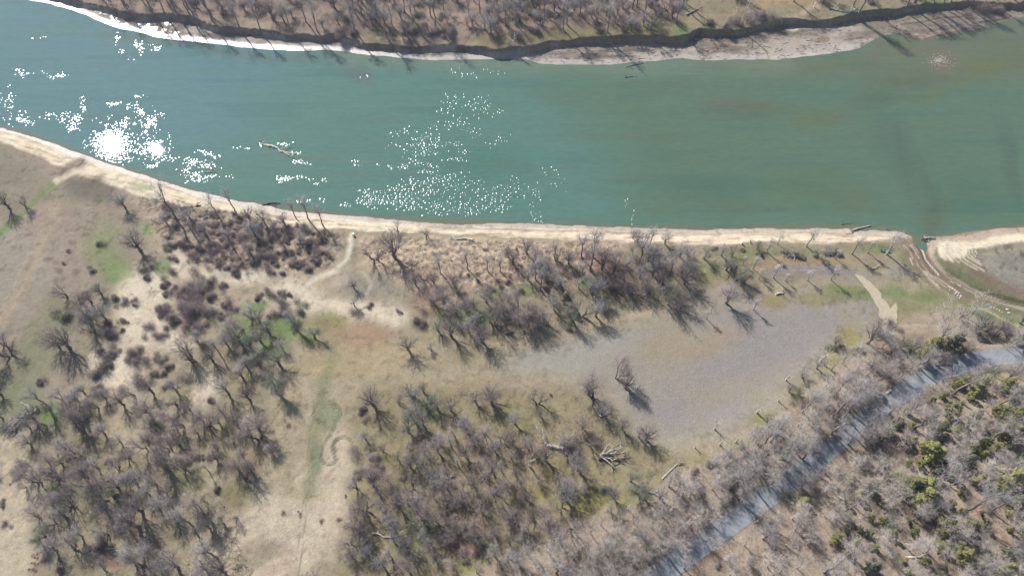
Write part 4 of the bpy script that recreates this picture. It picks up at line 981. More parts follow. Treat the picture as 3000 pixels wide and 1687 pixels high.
NEDGE = [('slender',x,y,r) for x,y,r in [(1186,36,26),(2010,12,24),(2508,55,30),(2500,20,26),(2655,18,26),(2668,26,24),(2682,12,26),(2700,22,22),(2718,16,24),(2735,8,22),(2760,14,24),(2785,4,22),(2810,8,24),(2840,6,22),(2900,10,24),(2962,16,26),
   (2325,4,22),(1262,48,22),(1650,90,22),(1660,72,22),(1780,95,24),(1980,70,20),(1480,75,22),(1865,20,24),(520,48,26),(560,58,24),(480,35,24),(440,25,24),(620,60,24),(700,78,24),(760,82,22),(850,84,22),(930,92,22),(360,8,24),(300,-4,24),(1040,96,24),(1130,108,24)]]
nshrub = [('shrub',x,y,r) for x,y,r in [(2190,65,34),(2230,60,30),(2160,75,24),(2260,80,28),(2130,80,22),(1840,64,26),(1860,84,22),(1760,92,20),(1330,100,22),(1290,96,20),(1510,110,22),(1575,100,24),(2860,28,30),(2900,30,26),(2940,24,26),(1000,98,30),(1030,105,22),(2420,10,22),(2560,10,20),(2070,90,20),(1200,100,18)]] + \
   scatter(NWOOD, 70, 22, 13, 24, ['shrub', 'rosyshrub', 'greenshrub'])
bramble = scatter([(470,600),(560,600),(800,655),(970,680),(960,770),(880,790),(600,785),(500,720)], 120, 10, 9, 20, ['shrub','shrub','rosyshrub'], [p for p in PLACED if p[0] == 'shrub'])
undershrub = scatter(WOOD_B, 40, 40, 14, 24, ['rosyshrub','greenshrub','shrub'], road=26) + scatter(WOOD_A, 36, 34, 14, 24, ['rosyshrub','greenshrub','shrub'], road=26)

PLACED += [(k, x, y, r) for k, x, y, r in scatter([(2400,1420),(2560,1290),(2720,1150),(2990,1100),(2990,1680),(2500,1680)], 62, 30, 9, 17, ['cedar', 'cedar', 'darkcedar'], [p for p in PLACED if 'cedar' in p[0]], road=40)]
TREE = ('rosy', 'dark', 'grey', 'pale', 'green', 'slender')
trees = [p for p in PLACED if p[0] in TREE]
# a row along each side of the road, whose shadows cross it
rrow = []
_rl = np.array(ROAD, float); _rs = np.r_[0, np.cumsum(np.hypot(*np.diff(_rl, axis=0).T))]
for s_ in np.arange(480, _rs[-1] - 350, 21):
    x_, y_ = np.interp(s_, _rs, _rl[:, 0]), np.interp(s_, _rs, _rl[:, 1])
    x2, y2 = np.interp(s_ + 5, _rs, _rl[:, 0]), np.interp(s_ + 5, _rs, _rl[:, 1])
    nx_, ny_ = (y2 - y_) / 5, -(x2 - x_) / 5
    s_ += random.uniform(-9, 9); o_ = random.uniform(18, 44)
    if random.random() < (.6 if math.sin(s_ * .021) + .8 * math.sin(s_ * .057 + 1) > .25 else .22): rrow.append((random.choice(['pale', 'dark', 'slender', 'slender']), x_ + nx_ * o_ * -1 if False else x_ + nx_ * o_, y_ + ny_ * o_, random.uniform(22, 32)))
    if random.random() < .15: rrow.append((random.choice(['pale', 'pale', 'grey']), x_ - nx_ * random.uniform(20, 34), y_ - ny_ * random.uniform(20, 34), random.uniform(26, 36)))
MIDW = [(1480,750),(1700,722),(1960,742),(2020,800),(1985,890),(1880,875),(1700,865),(1560,850)]
filler = scatter(MIDW, 20, 14, 22, 34, ['dark', 'dark', 'grey', 'slender'], PLACED) + scatter([(1230,880),(1400,850),(1560,860),(1640,900),(1560,960),(1400,970),(1280,940)], 8, 14, 20, 30, ['dark', 'rosy', 'grey'], PLACED)
filler += scatter([(60,1180),(260,1130),(480,1190),(780,1150),(820,1290),(740,1460),(640,1560),(540,1680),(160,1680),(60,1400)], 30, 22, 18, 32, ['dark', 'rosy', 'grey', 'rosy'], PLACED)
filler += scatter([(1060,1200),(1500,1200),(1640,1290),(1740,1420),(1560,1560),(1480,1680),(1040,1680),(1010,1500)], 30, 22, 18, 32, ['dark', 'rosy', 'grey', 'rosy'], PLACED)
trees += filler
outer = scatter([(-160,600),(0,640),(0,1700),(1500,1700),(1400,1900),(-160,1900)], 70, 30, 24, 40, ['dark','rosy','grey']) + scatter([(3010,1090),(3300,1090),(3300,1950),(1900,1950),(2010,1720),(3010,1720)], 95, 28, 26, 42, ['pale','pale','grey','slender'], road=40) + scatter([(1500,1700),(1880,1740),(1700,1900),(1440,1950)], 22, 26, 26, 40, ['pale','grey'], road=30)
extra = outer + rrow + woodA + woodB + nwood + nright + NEDGE
# the 300 bare trees that show largest stand alone; the rest of the wood is one mass
order = sorted(trees, key=lambda p: -p[3]) + sorted([p for p in extra if 0 < p[1] < 3000 and 20 < p[2] < 1690], key=lambda p: -p[3])
solo = order[:300]; sset = set(id(p) for p in solo)
mass = [p for p in trees + extra if id(p) not in sset]
shrubs = [p for p in PLACED if 'shrub' in p[0] or p[0] == 'weed'] + nshrub + bramble + undershrub
shrubs.sort(key=lambda p: -p[3])
shrub_mass = shrubs[295:]; shrubs = shrubs[:295]

# ------------------------------------------------------------------ labels that single each one out
LAND = [(955,1215,'the looped tyre tracks'),(1036,690,'the small white drum'),(1640,1300,'the forked fallen trunk'),(1790,1335,'the fan of fallen pale limbs'),(2600,940,'the gravel path fork'),
 (2697,705,'the creek mouth'),(2592,735,'the small green boat'),(1354,700,'the long log on the straw grass'),(2563,786,'the short log beside the creek meadow'),(2285,860,'the pale log in the meadow'),(470,960,'the sandy clearing'),
 (545,910,'the big dark thicket'),(80,1235,'the fallen grey tree'),(2880,1050,'the road bend'),(2330,1400,'the middle of the road'),(1990,1640,'the foot of the road'),(2180,1090,'the lilac field'),(240,500,'the sandy gully'),
 (995,790,'the sandy track bend'),(1517,1108,'the small ring in the grass'),(1080,935,'the white sand patch'),(2383,17,'the white marker post'),(2166,70,'the white snag on the far bank'),(1320,140,'the far bank notch'),(2320,130,'the far sand flat'),
 (350,810,'the bright green grass'),(800,1490,'the pale sandy meadow'),(170,1205,'the green lawn patch'),(30,700,'the left-hand field'),(1905,700,'the thin pale tree at the beach'),(890,975,'the green meadow corner'),(2560,680,'the beached log'),(2860,760,'the sand spit'),
 (1120,1560,'the pale fallen branch'),(2840,1480,'the wooded hill clearing'),(1700,1480,'the olive grass patch'),(520,1640,'the straw grass at the bottom edge'),(1050,1370,'the rosy brush mound'),(1180,700,'the beach behind the drum'),(1560,930,'the bleached snag'),(300,1210,'the sandy gap')]
ORD = ['closest', 'second', 'third', 'fourth', 'fifth', 'sixth', 'seventh', 'eighth', 'ninth', 'tenth', 'eleventh', 'twelfth', 'thirteenth', 'fourteenth', 'fifteenth', 'sixteenth']
def sector(dx, dy):
    if abs(dx) > abs(dy): return 'right of' if dx > 0 else 'left of'
    return 'below' if dy > 0 else 'above'
def name_all(items, others, what):
    """items: [(desc, x, y)] -> a label each: the n-th of its look on one side of a landmark"""
    out = []; used = set()
    alld = [(d, x, y) for d, x, y in items] + others
    for d, x, y in items:
        best = None
        for lx, ly, ln in LAND:
            dx, dy = x - lx, y - ly
            dist = math.hypot(dx, dy)
            if dist < 6: continue
            sec = sector(dx, dy)
            rk = sum(1 for e, a, b in alld if e == d and math.hypot(a - lx, b - ly) < dist - 1e-6 and sector(a - lx, b - ly) == sec)
            if rk >= len(ORD): continue
            sc_ = rk * 60 + dist
            lab = f'{d}, {ORD[rk]} one {sec} {ln}'
            if lab in used: continue
            if best is None or sc_ < best[0]: best = (sc_, lab)
        if best: used.add(best[1]); out.append(best[1])
        else: out.append(None)
    return out

SIZEW = lambda r, a, b: 'large' if r > a else ('small' if r < b else 'medium')
LOOK = {'rosy': 'rosy-twigged bare tree', 'dark': 'dark heavy-limbed bare tree', 'grey': 'grey fine-twigged bare tree', 'pale': 'pale grey bare tree', 'green': 'greenish bare tree', 'slender': 'slender bare tree'}
LOOKS = {'shrub': 'dark purple-brown shrub', 'rosyshrub': 'rosy brown twiggy shrub', 'greenshrub': 'greenish twiggy shrub', 'cedar': 'olive green evergreen', 'darkcedar': 'dark green evergreen', 'snag': 'bleached dead tree', 'puff': 'pale puffy young tree', 'weed': 'low brown weed clump'}

def stand(kind, px_, py_, r_px, name, label, cat, group, part2, k):
    X_, Y_, Z_ = ground_at(px_, py_)
    s = r_px * slant(px_, py_) / PR[kind]
    pr = PROTO[kind][k % len(PROTO[kind])]
    e = bpy.data.objects.new(name, None); COL.objects.link(e)
    e.empty_display_size = .5; e.location = (X_, Y_, Z_ - .02)
    e.rotation_euler = (0, 0, random.random() * 6.283); hs = s * random.uniform(.9, 1.12); e.scale = (s, s, hs)
    tag(e, label, cat, group)
    link(part2[0], pr[0], e); link(part2[1], pr[1], e)
    return e

def place(items, look, name, cat, group, part2, sizes, others=()):
    desc = [((SIZEW(p[3], *sizes) + ' ' if sizes else '') + look[p[0]], p[1], p[2]) for p in items]
    oth = [((SIZEW(p[3], *sizes) + ' ' if sizes else '') + look[p[0]], p[1], p[2]) for p in others if p[0] in look]
    labs = name_all(desc, oth, name)
    for k, (p, lb) in enumerate(zip(items, labs)):
        stand(p[0], p[1], p[2], p[3], name, lb or desc[k][0] + ' deep in the wood', cat, group, part2, k * 7 + int(p[1]))

place(solo, LOOK, 'bare_tree', 'tree', 'bare trees on the river meadow', ('trunk', 'crown'), (44, 30), mass)
place(shrubs, LOOKS, 'shrub', 'shrub', 'leafless shrubs', ('stems', 'crown'), (24, 14), shrub_mass)
place([p for p in PLACED if 'cedar' in p[0]], LOOKS, 'evergreen_tree', 'evergreen', 'evergreens in the wood', ('trunk', 'crown'), (33, 25))
place([p for p in PLACED if p[0] == 'puff'], LOOKS, 'young_tree', 'young tree', 'young trees on the meadow', ('trunk', 'crown'), None)
place([p for p in PLACED if p[0] == 'snag'], LOOKS, 'dead_tree', 'dead tree', 'bleached dead trees', ('trunk', 'branches'), None)

def mass_object(name, items, label, cat):
    mats, VV, FF, MI, n = [], [], [], [], 0
    for k, (kind, x, y, r) in enumerate(items):
        X_, Y_, Z_ = ground_at(x, y)
        pr = PROTO[kind][(k * 5 + int(x)) % len(PROTO[kind])]
        s = r * slant(x, y) / PR[kind]; a = random.random() * 6.283; ca, sa = math.cos(a), math.sin(a)
        for arr, mt in ((pr[2], pr[4]), (pr[3], pr[5])):
            V, F_ = arr
            if mt not in mats: mats.append(mt)
            v = np.stack([V[:, 0] * ca - V[:, 1] * sa, V[:, 0] * sa + V[:, 1] * ca, V[:, 2]], 1) * s + np.array([X_, Y_, Z_])
            VV.append(v); FF.append(F_ + n); n += len(v); MI.append(np.full(len(F_), mats.index(mt)))
    me = make_mesh(name, np.concatenate(VV), np.concatenate(FF), None)
    for mt in mats: me.materials.append(M[mt])
    me.polygons.foreach_set('material_index', np.concatenate(MI).astype(np.int32))
    o = link(name, me); tag(o, label, cat, kind='stuff')
    return o
mass_object('woodland', mass, 'bare grey wood of slender trees on the far bank and road slope', 'woodland')
mass_object('thicket', shrub_mass, 'small purplish brambles and bushes scattered under the trees', 'thicket')

# ------------------------------------------------------------------ low brush, tussocks
def clumps(name, polys, mat, ntw, h, spread, wid, label, cat, lift=.0):
    S = MB(); r = np.random.default_rng(len(name) * 17)
    for poly, n, size in polys:
        pts = scatter(poly, n, 0, 0, 1, ['x'], tries=6, road=26 if 'litter' in mat else 0)
        if not pts: continue
        for _, x, y, q in pts:
            X_, Y_, Z_ = ground_at(x, y)
            s = size * (.5 + q)
            Pn = np.array([X_, Y_, Z_ - .03]) + r.normal(size=(ntw, 3)) * np.array([spread * s, spread * s, 0])
            D = r.normal(size=(ntw, 3)) * np.array([.8, .8, .35]) + np.array([0, 0, .75])
            S.spikes(Pn, D, h * s * (.4 + .8 * r.random(ntw)), np.full(ntw, wid))
    o = link(name, S.mesh(name, M[mat])); tag(o, label, cat, kind='stuff')
ST1 = [(1060,695),(1480,705),(1830,716),(1790,765),(1690,815),(1520,845),(1340,865),(1220,835),(1070,765)]
ST2 = [(400,575),(540,590),(800,645),(1000,690),(975,785),(760,790),(590,780),(460,690)]
ST3 = [(480,1700),(580,1610),(680,1560),(725,1640),(745,1700)]
clumps('dry_grass', [(ST1, 1500, 1.0), (ST2, 700, .9), (ST3, 260, 1.0)], 'straw', 16, .8, .22, .028, 'straw-coloured tussock grass behind the beach', 'grass')
SW1 = [(380,740),(560,660),(960,760),(880,900),(860,1050),(850,1180),(820,1330),(700,1480),(640,1560),(520,1690),(180,1690),(120,1500),(60,1300),(100,1180),(380,1100)]
SW2 = [(1040,1150),(1480,1140),(1800,1160),(1860,1290),(1990,1340),(1940,1420),(1690,1520),(1540,1610),(1480,1690),(1030,1690),(990,1640),(1040,1480),(1080,1420),(1090,1300)]
SW3 = [(1180,770),(1540,740),(1760,760),(2020,720),(2060,830),(1960,900),(1700,880),(1640,960),(1480,990),(1300,950),(1200,900)]
clumps('undergrowth', [(WOOD_A, 900, 1.1), (WOOD_B, 1500, 1.1), ], 'litter_brush', 26, .9, .45, .022, 'low twiggy undergrowth and fallen sticks on the woodland floor', 'undergrowth')
clumps('brush', [(SW1, 900, 1.0), (SW2, 800, 1.0), (SW3, 650, 1.0), (ST2, 700, 1.0), (NWOOD, 2300, 1.6), (MIDW, 500, 1.2)], 'brush', 26, .7, .40, .02, 'low purplish brush under the meadow trees', 'undergrowth')

OPEN = [[(0,700),(250,520),(330,600),(290,760),(120,860),(20,1150),(0,1150)], [(640,1440),(980,1380),(1020,1560),(900,1690),(600,1690)], [(860,960),(1150,980),(1500,1010),(1480,1120),(1080,1140),(960,1300),(760,1440),(820,1180)], [(1300,990),(2050,800),(2350,760),(2600,800),(2580,900),(2300,870),(1900,930),(1500,1040)], [(0,1280),(80,1300),(90,1560),(0,1690)], [(330,860),(470,760),(520,1000),(420,1080),(300,1250),(260,1120)], [(2760,770),(3000,720),(3000,880),(2880,860)]]
clumps('meadow_weeds', [(p, n, .6) for p, n in zip(OPEN, (420, 600, 600, 420, 260, 300, 260))], 'weed', 14, .4, .3, .014, 'low dry weeds dotted over the open meadow', 'weeds')
# ------------------------------------------------------------------ fallen wood, rocks and the few man-made things
def pt(x, y, up=0.0):
    X_, Y_, Z_ = ground_at(x, y)
    return np.array([X_, Y_, Z_ + up])

def fallen(name, label, cat, px_pts, r0, mat, branches=(), group=None, taper=.45, seed=1, roots=False, part='trunk', twigs=0, lift=.8):
    """a trunk that lies along the given pixels, with broken limbs as parts"""
    r = np.random.default_rng(seed)
    base = pt(*px_pts[0])
    e = bpy.data.objects.new(name, None); COL.objects.link(e); e.location = base; e.empty_display_size = .4
    tag(e, label, cat, group)
    P_ = np.array([pt(x, y, r0 * lift) for x, y in px_pts]) - base
    n = 4 * (len(P_) - 1) + 1
    q = np.stack([np.interp(np.linspace(0, len(P_) - 1, n), np.arange(len(P_)), P_[:, k]) for k in range(3)], 1)
    q[1:-1] += r.normal(size=(n - 2, 3)) * r0 * .25
    T = MB(); T.tube(q, r0 * np.linspace(1.15, taper, n) * (1 + .12 * r.normal(size=n)), 8)
    link(part, T.mesh(part, M[mat], True), e)
    if roots:
        Rt = MB(); ax = q[0] - q[1]; ax /= np.linalg.norm(ax)
        for k in range(7):
            d_ = r.normal(size=3); d_ -= ax * d_.dot(ax); d_ /= np.linalg.norm(d_)
            Rt.tube(np.stack([q[0], q[0] + ax * .25 + d_ * r0 * 1.6, q[0] + ax * .3 + d_ * r0 * 3.2 + r.normal(size=3) * .15]), r0 * np.array([.5, .3, .08]), 4)
        link('roots', Rt.mesh('roots', M['dark_wood']), e)
    for br in branches:
        B = MB(); bp = np.array([pt(x, y, h) for x, y, h in br]) - base
        m_ = 3 * (len(bp) - 1) + 1
        bq = np.stack([np.interp(np.linspace(0, len(bp) - 1, m_), np.arange(len(bp)), bp[:, k]) for k in range(3)], 1)
        bq[1:] += r.normal(size=(m_ - 1, 3)) * .12
        B.tube(bq, r0 * .5 * np.linspace(1, .18, m_), 5)
        for k in range(4):
            j = r.integers(1, m_ - 1); d_ = bq[j + 1] - bq[j]; L_ = np.linalg.norm(bp[-1] - bp[0]) * (.2 + .25 * r.random())
            d_ = d_ / (np.linalg.norm(d_) + 1e-9) + r.normal(size=3) * .6; d_[2] = abs(d_[2]) * .5; d_ /= np.linalg.norm(d_)
            B.tube(np.stack([bq[j], bq[j] + d_ * L_ * .5 + r.normal(size=3) * .08, bq[j] + d_ * L_]), r0 * np.array([.25, .16, .05]), 4)
        if twigs:
            s_ = r.integers(1, m_, twigs); B.spikes(bq[s_], r.normal(size=(twigs, 3)) * .8 + (bp[-1] - bp[0]) / np.linalg.norm(bp[-1] - bp[0]), .5 + .9 * r.random(twigs), np.full(twigs, .02))
        link('branch', B.mesh('branch', M[mat]), e)
    return e

fallen('fallen_tree', 'big fallen grey tree with fine crown lying beside the green lawn patch', 'fallen tree', [(113,1199),(90,1212),(68,1226)], .38, 'bark_grey',
  [[(90,1212,.5),(60,1222,1.2),(22,1240,1.5)],[(80,1218,.5),(50,1240,1.3),(10,1268,1.2)],[(72,1224,.5),(45,1232,1.6),(4,1254,1.6)],[(70,1226,.4),(52,1250,.8),(30,1278,.6)],[(100,1206,.4),(88,1194,1.2),(74,1186,1.6)],[(66,1228,.4),(36,1262,.9),(14,1282,.5)]], twigs=60, seed=3, roots=True)
fallen('fallen_tree', 'forked pale fallen trunk broken open among the dark meadow trees', 'fallen tree', [(1648,1313),(1622,1309),(1606,1306),(1597,1300)], .40, 'driftwood',
  [[(1598,1301,.6),(1585,1282,1.3),(1570,1256,1.6)],[(1600,1302,.6),(1593,1285,1.2),(1586,1270,1.2)],[(1640,1311,.5),(1648,1296,1.6),(1644,1282,2.2)],[(1645,1312,.5),(1668,1288,1.6),(1688,1274,1.8)],[(1646,1312,.5),(1672,1300,1.2),(1696,1304,1.0)],[(1636,1310,.5),(1640,1298,1.6),(1630,1290,1.8)]], twigs=25, seed=4, taper=.9)
fallen('fallen_tree', 'fan of bleached bent limbs lying on the olive grass', 'fallen tree', [(1754,1341),(1766,1338),(1780,1336)], .42, 'driftwood',
  [[(1757,1340,.5),(1772,1322,1.4),(1791,1299,1.6)],[(1770,1337,.5),(1800,1330,1.5),(1826,1316,1.6)],[(1776,1336,.4),(1806,1336,1.2),(1838,1330,1.0)],[(1766,1340,.4),(1796,1348,.9),(1826,1352,.6)],[(1762,1342,.4),(1785,1358,.7),(1803,1378,.4)],[(1774,1336,.5),(1790,1318,1.4),(1806,1306,1.4)],[(1770,1338,.5),(1802,1342,.8),(1832,1344,.5)],[(1760,1338,.5),(1782,1328,1.6),(1812,1322,1.7)]], twigs=14, seed=5)
fallen('dead_tree', 'crooked bleached limb leaning out of the wood edge over the olive grass', 'dead tree', [(1939,1404),(1962,1380),(1984,1360)], .17, 'driftwood',
  [[(1984,1360,.4),(1992,1348,1.2),(1986,1334,1.8)],[(1984,1360,.4),(2000,1358,.8),(2010,1366,.6)],[(1988,1352,.8),(1982,1340,1.6),(1974,1332,2)]], seed=6, taper=.7)
fallen('fallen_log', 'long grey log on the straw-coloured grass just behind the beach', 'log', [(1385,704),(1360,700),(1330,701),(1318,697)], .26, 'driftwood',
  [[(1330,700,.3),(1318,692,.5),(1308,688,.4)],[(1383,703,.3),(1388,708,.3),(1392,713,.1)]], seed=7)
fallen('fallen_log', 'dark log lying across the white waterline left of the bramble bank', 'log', [(770,601),(795,596),(820,596)], .22, 'dark_wood', [[(795,597,.2),(806,602,.3),(815,606,.2)]], seed=8)
fallen('driftwood_log', 'bent driftwood trunk stranded in the sparkling middle of the river', 'driftwood', [(768,424),(790,428),(812,434),(822,444),(848,449),(866,452)], .34, 'bark_pale',
  [[(820,443,.2),(836,438,.5),(850,430,.4)],[(830,446,.2),(846,456,.3),(864,462,.2)],[(768,424,.3),(776,418,.6),(786,420,.5)]], seed=9, roots=True, lift=.25)
fallen('fallen_log', 'dark beached log pointing from the sand into the river', 'log', [(2491,677),(2520,669),(2551,662)], .28, 'driftwood', [[(2500,675,.2),(2490,684,.3),(2484,686,.1)]], seed=10)
fallen('driftwood_log', 'thin sunken branch in the shallows above the beached log', 'driftwood', [(2466,659),(2482,655),(2506,654)], .13, 'dark_wood', [[(2466,659,.1),(2468,654,.5),(2467,650,.7)]], seed=11, lift=.2)
fallen('driftwood_log', 'short dark stick standing in the shallows near the creek mouth', 'driftwood', [(2597,674),(2604,675),(2612,675)], .1, 'dark_wood', [[(2597,674,.1),(2597,672,.5),(2596,670,.8)]], seed=12, lift=.2)
fallen('fallen_log', 'log with upturned roots lying across the creek mouth', 'log', [(2701,701),(2718,699),(2739,699)], .36, 'driftwood', [[(2704,702,.4),(2704,697,.6),(2712,695,.4)],[(2704,706,.2),(2714,710,.3),(2726,706,.2)]], seed=13, roots=True)
fallen('fallen_log', 'pale log on the meadow grass beside a young tree shadow', 'log', [(2272,862),(2284,860),(2296,860)], .24, 'bark_pale', [[(2286,860,.3),(2290,852,.6),(2288,846,.5)],[(2284,860,.3),(2278,856,.5),(2276,852,.4)]], seed=14)
fallen('fallen_log', 'small pale log on the grass below the green boat', 'log', [(2553,788),(2563,786),(2571,784)], .17, 'bark_pale', [[(2566,785,.2),(2572,779,.4),(2575,781,.3)]], seed=15)
fallen('fallen_branch', 'long pale crooked branch on the grass near the bottom edge', 'branch', [(1090,1563),(1108,1563),(1124,1573),(1148,1573),(1172,1567)], .2, 'bark_pale', [[(1108,1564,.2),(1112,1552,.9),(1108,1544,1.2)],[(1166,1568,.2),(1180,1556,.6),(1194,1552,.7)]], seed=16)
fallen('fallen_branch', 'pale bent branch under the rosy trees in the middle of the meadow wood', 'branch', [(1303,1401),(1320,1399),(1334,1394)], .2, 'bark_pale', [[(1320,1399,.2),(1328,1390,.6),(1332,1386,.7)],[(1312,1400,.2),(1322,1408,.3),(1330,1412,.2)]], seed=17)
fallen('fallen_branch', 'pale arched limb hanging at the edge of the dense dark trees', 'branch', [(1734,874),(1744,872),(1757,882)], .2, 'bark_pale', [[(1744,872,.4),(1750,880,.5),(1766,890,.3)]], seed=18)
fallen('fallen_log', 'pale trunk lying on the grass of the far bank', 'log', [(2010,46),(2030,35),(2055,22)], .26, 'driftwood', [[(2040,30,.3),(2050,30,.6),(2058,34,.4)]], seed=19)
fallen('fallen_tree', 'grey tree toppled over the far bank scarp', 'fallen tree', [(2431,27),(2456,33),(2485,39)], .3, 'bark_grey', [[(2440,29,.4),(2450,22,1.2),(2462,16,1.5)],[(2470,36,.4),(2486,46,.6),(2490,56,.3)],[(2485,39,.3),(2502,46,.5),(2512,50,.3)]], seed=20, roots=True)
fallen('driftwood_log', 'dark sunken branch in shallow water below the far sand flat', 'driftwood', [(1835,198),(1855,192),(1885,187)], .16, 'dark_wood', [[(1845,195,.1),(1848,202,.2),(1856,204,.1)]], seed=21, lift=.2)
fallen('driftwood_log', 'dark forked snag in open water below the far bank', 'driftwood', [(1830,229),(1846,226),(1868,226)], .15, 'dark_wood', [[(1833,228,.1),(1832,223,.6),(1828,220,.6)]], seed=22, lift=.2)
fallen('driftwood_log', 'glinting log drifting in the sparkles near the left beach', 'driftwood', [(602,506),(616,505),(632,504)], .22, 'driftwood', [[(616,505,.2),(622,500,.4),(628,498,.3)]], seed=23, lift=.3)
fallen('fallen_tree', 'thin whitish trunk fallen across dark shade in the evergreen wood', 'fallen tree', [(2650,1632),(2684,1631),(2722,1634)], .2, 'bark_pale', [[(2690,1632,.3),(2706,1622,.9),(2722,1618,.8)],[(2676,1632,.3),(2690,1640,.4),(2704,1646,.3)]], seed=24)
fallen('fallen_tree', 'long straight pale trunk fallen on the leaf litter beyond the road', 'fallen tree', [(2452,1450),(2474,1466),(2498,1490)], .18, 'bark_pale', [[(2470,1463,.3),(2466,1452,.7),(2462,1446,.7)],[(2480,1472,.3),(2492,1474,.6),(2504,1474,.5)]], seed=25)
fallen('fallen_log', 'dark mossy log lying in brambles at the left beach', 'log', [(528,611),(556,608),(589,603)], .26, 'dark_wood', [[(560,608,.3),(566,616,.5),(574,622,.3)],[(575,605,.3),(584,600,.6),(590,594,.5)]], seed=26)
fallen('fallen_log', 'bleached limb lying below the dark snag in the meadow wood', 'log', [(1748,1208),(1760,1220),(1776,1214)], .24, 'bark_pale', [[(1760,1220,.3),(1756,1208,.9),(1748,1198,1)],[(1776,1214,.3),(1784,1204,.6),(1786,1196,.6)]], seed=27)
fallen('fallen_log', 'dark log on the grass under the tall dark trees above the middle meadow', 'log', [(1485,980),(1494,976),(1503,972)], .3, 'dark_wood', [[(1494,976,.3),(1500,982,.4),(1508,984,.2)]], seed=28)
fallen('fallen_log', 'grey fallen limb arching out of the bushes left of the road wood', 'log', [(1895,1441),(1918,1444),(1942,1462),(1956,1480)], .24, 'bark_grey', [[(1897,1441,.3),(1888,1430,.9),(1884,1422,1.1)],[(1920,1445,.3),(1912,1434,1),(1914,1426,1.2)]], seed=29)

# standing bleached trunks on the far bank
def upright(name, label, cat, x, y, H, r0, mat, forks, seed):
    r = np.random.default_rng(seed); b = pt(x, y)
    e = bpy.data.objects.new(name, None); COL.objects.link(e); e.location = b; tag(e, label, cat)
    T = MB(); q = bez(np.array([0, 0, -.3]), np.array([.1, 0, H * .5]), np.array([.25 * r.normal(), .2 * r.normal(), H]), 7, r, .04); T.tube(q, r0 * np.linspace(1.2, .35, 7), 7)
    link('trunk', T.mesh('trunk', M[mat], True), e)
    for k in range(forks):
        B = MB(); j = 2 + k % 4; a = r.random() * 6.28; L_ = H * (.2 + .2 * r.random())
        d_ = np.array([math.cos(a), math.sin(a), .7])
        B.tube(np.stack([q[j], q[j] + d_ * L_ * .5, q[j] + d_ * L_ + np.array([0, 0, .3])]), r0 * np.array([.5, .35, .12]), 5)
        link('branch', B.mesh('branch', M[mat]), e)
upright('dead_tree', 'tall white snag with one fork on the far bank', 'dead tree', 2170, 76, 9.5, .2, 'white_paint' if False else 'bark_pale', 4, 31)
upright('dead_tree', 'short pale broken trunk standing in the far bank notch', 'dead tree', 1505, 138, 5.0, .25, 'bark_pale', 3, 32)
upright('dead_tree', 'thin pale snag left of the white snag on the far bank', 'dead tree', 2149, 62, 5.5, .13, 'bark_pale', 3, 33)
upright('stump', 'left one of two white stumps at the back of the beach', 'stump', 2173, 715, 1.2, .3, 'bark_pale', 1, 34)
upright('stump', 'right one of two white stumps at the back of the beach', 'stump', 2198, 711, 1.1, .26, 'bark_pale', 1, 35)
upright('stump', 'thick dark stump on the grass beside the white stumps', 'stump', 2228, 748, 1.3, .55, 'bark_dark', 2, 36)

def stick_pile(x, y, label, seed, rad=1.5):
    r = np.random.default_rng(seed); S = MB(); b = pt(x, y)
    for k in range(46):
        p = r.normal(size=3) * np.array([rad * .5, rad * .35, 0]); a = r.random() * 6.28; L_ = .8 + 1.8 * r.random()
        d_ = np.array([math.cos(a), math.sin(a), .25 * r.normal()]); h = .1 + .5 * r.random()
        S.tube(np.stack([p - d_ * L_ / 2 + [0, 0, h], p + r.normal(size=3) * .06 + [0, 0, h + .05], p + d_ * L_ / 2 + [0, 0, h]]), (.03 + .06 * r.random()) * np.array([1, .9, .5]), 5)
    o = link('brush_pile', S.mesh('brush_pile', M['driftwood']), None, tuple(b)); tag(o, label, 'brush pile')
stick_pile(2318, 746, 'tangled pile of pale sticks behind the beach between young trees', 41)
stick_pile(2428, 742, 'smaller heap of grey sticks behind the beach, nearer the green boat', 42, 1.3)

# rocks
def rock_mesh(seed):
    r = np.random.default_rng(seed); bm_v = []; F_ = []
    n, m_ = 9, 6
    ph = r.random(6) * 6.28
    for j in range(m_ + 1):
        th = math.pi * j / m_
        for i in range(n):
            a = 2 * math.pi * i / n
            rr = 1 + .16 * math.sin(2 * a + ph[0]) + .12 * math.sin(3 * th + ph[1]) + .13 * r.normal()
            x, y, z = rr * math.sin(th) * math.cos(a), rr * math.sin(th) * math.sin(a) * .75, rr * math.cos(th) * .55
            bm_v.append((round(x * 2.2) / 2.2 * .5 + x * .5, y, min(z, .42)))
    for j in range(m_):
        for i in range(n):
            F_.append([j * n + i, (j + 1) * n + i, (j + 1) * n + (i + 1) % n, j * n + (i + 1) % n])
    return make_mesh('rock', np.array(bm_v), F_, M['rock'])
RM = [rock_mesh(60 + k) for k in range(4)]
RK = [(2708,798,4),(2716,806,4),(2712,802,3),(2740,816,4),(2737,820,3),(2786,826,5),(2792,829,4),(2812,838,5),(2806,836,3),(2778,840,4),(2784,843,5),(2790,846,6),(2782,849,4),(2797,851,5),(2802,857,7),(2808,860,5),(2798,861,6),(2806,866,5),(2814,868,6),(2811,874,5),
  (2730,838,3),(2716,834,3),(2745,836,3),(2950,907,9),(2955,917,8),(2768,899,5),(2904,899,4),(2912,902,5),(2920,906,4),(2928,910,5),(2936,915,4),(2460,992,5),(2527,1002,4),(2905,1010,4),(1905,1119,4),(2034,1235,4),(2540,1050,4),(2546,1058,5),(2530,1046,4),(2384,838,3)]
labs = name_all([(('big ' if s >= 7 else ('tiny ' if s <= 3 else 'small ')) + 'pale rock', x, y) for x, y, s in RK], [], 'rock')
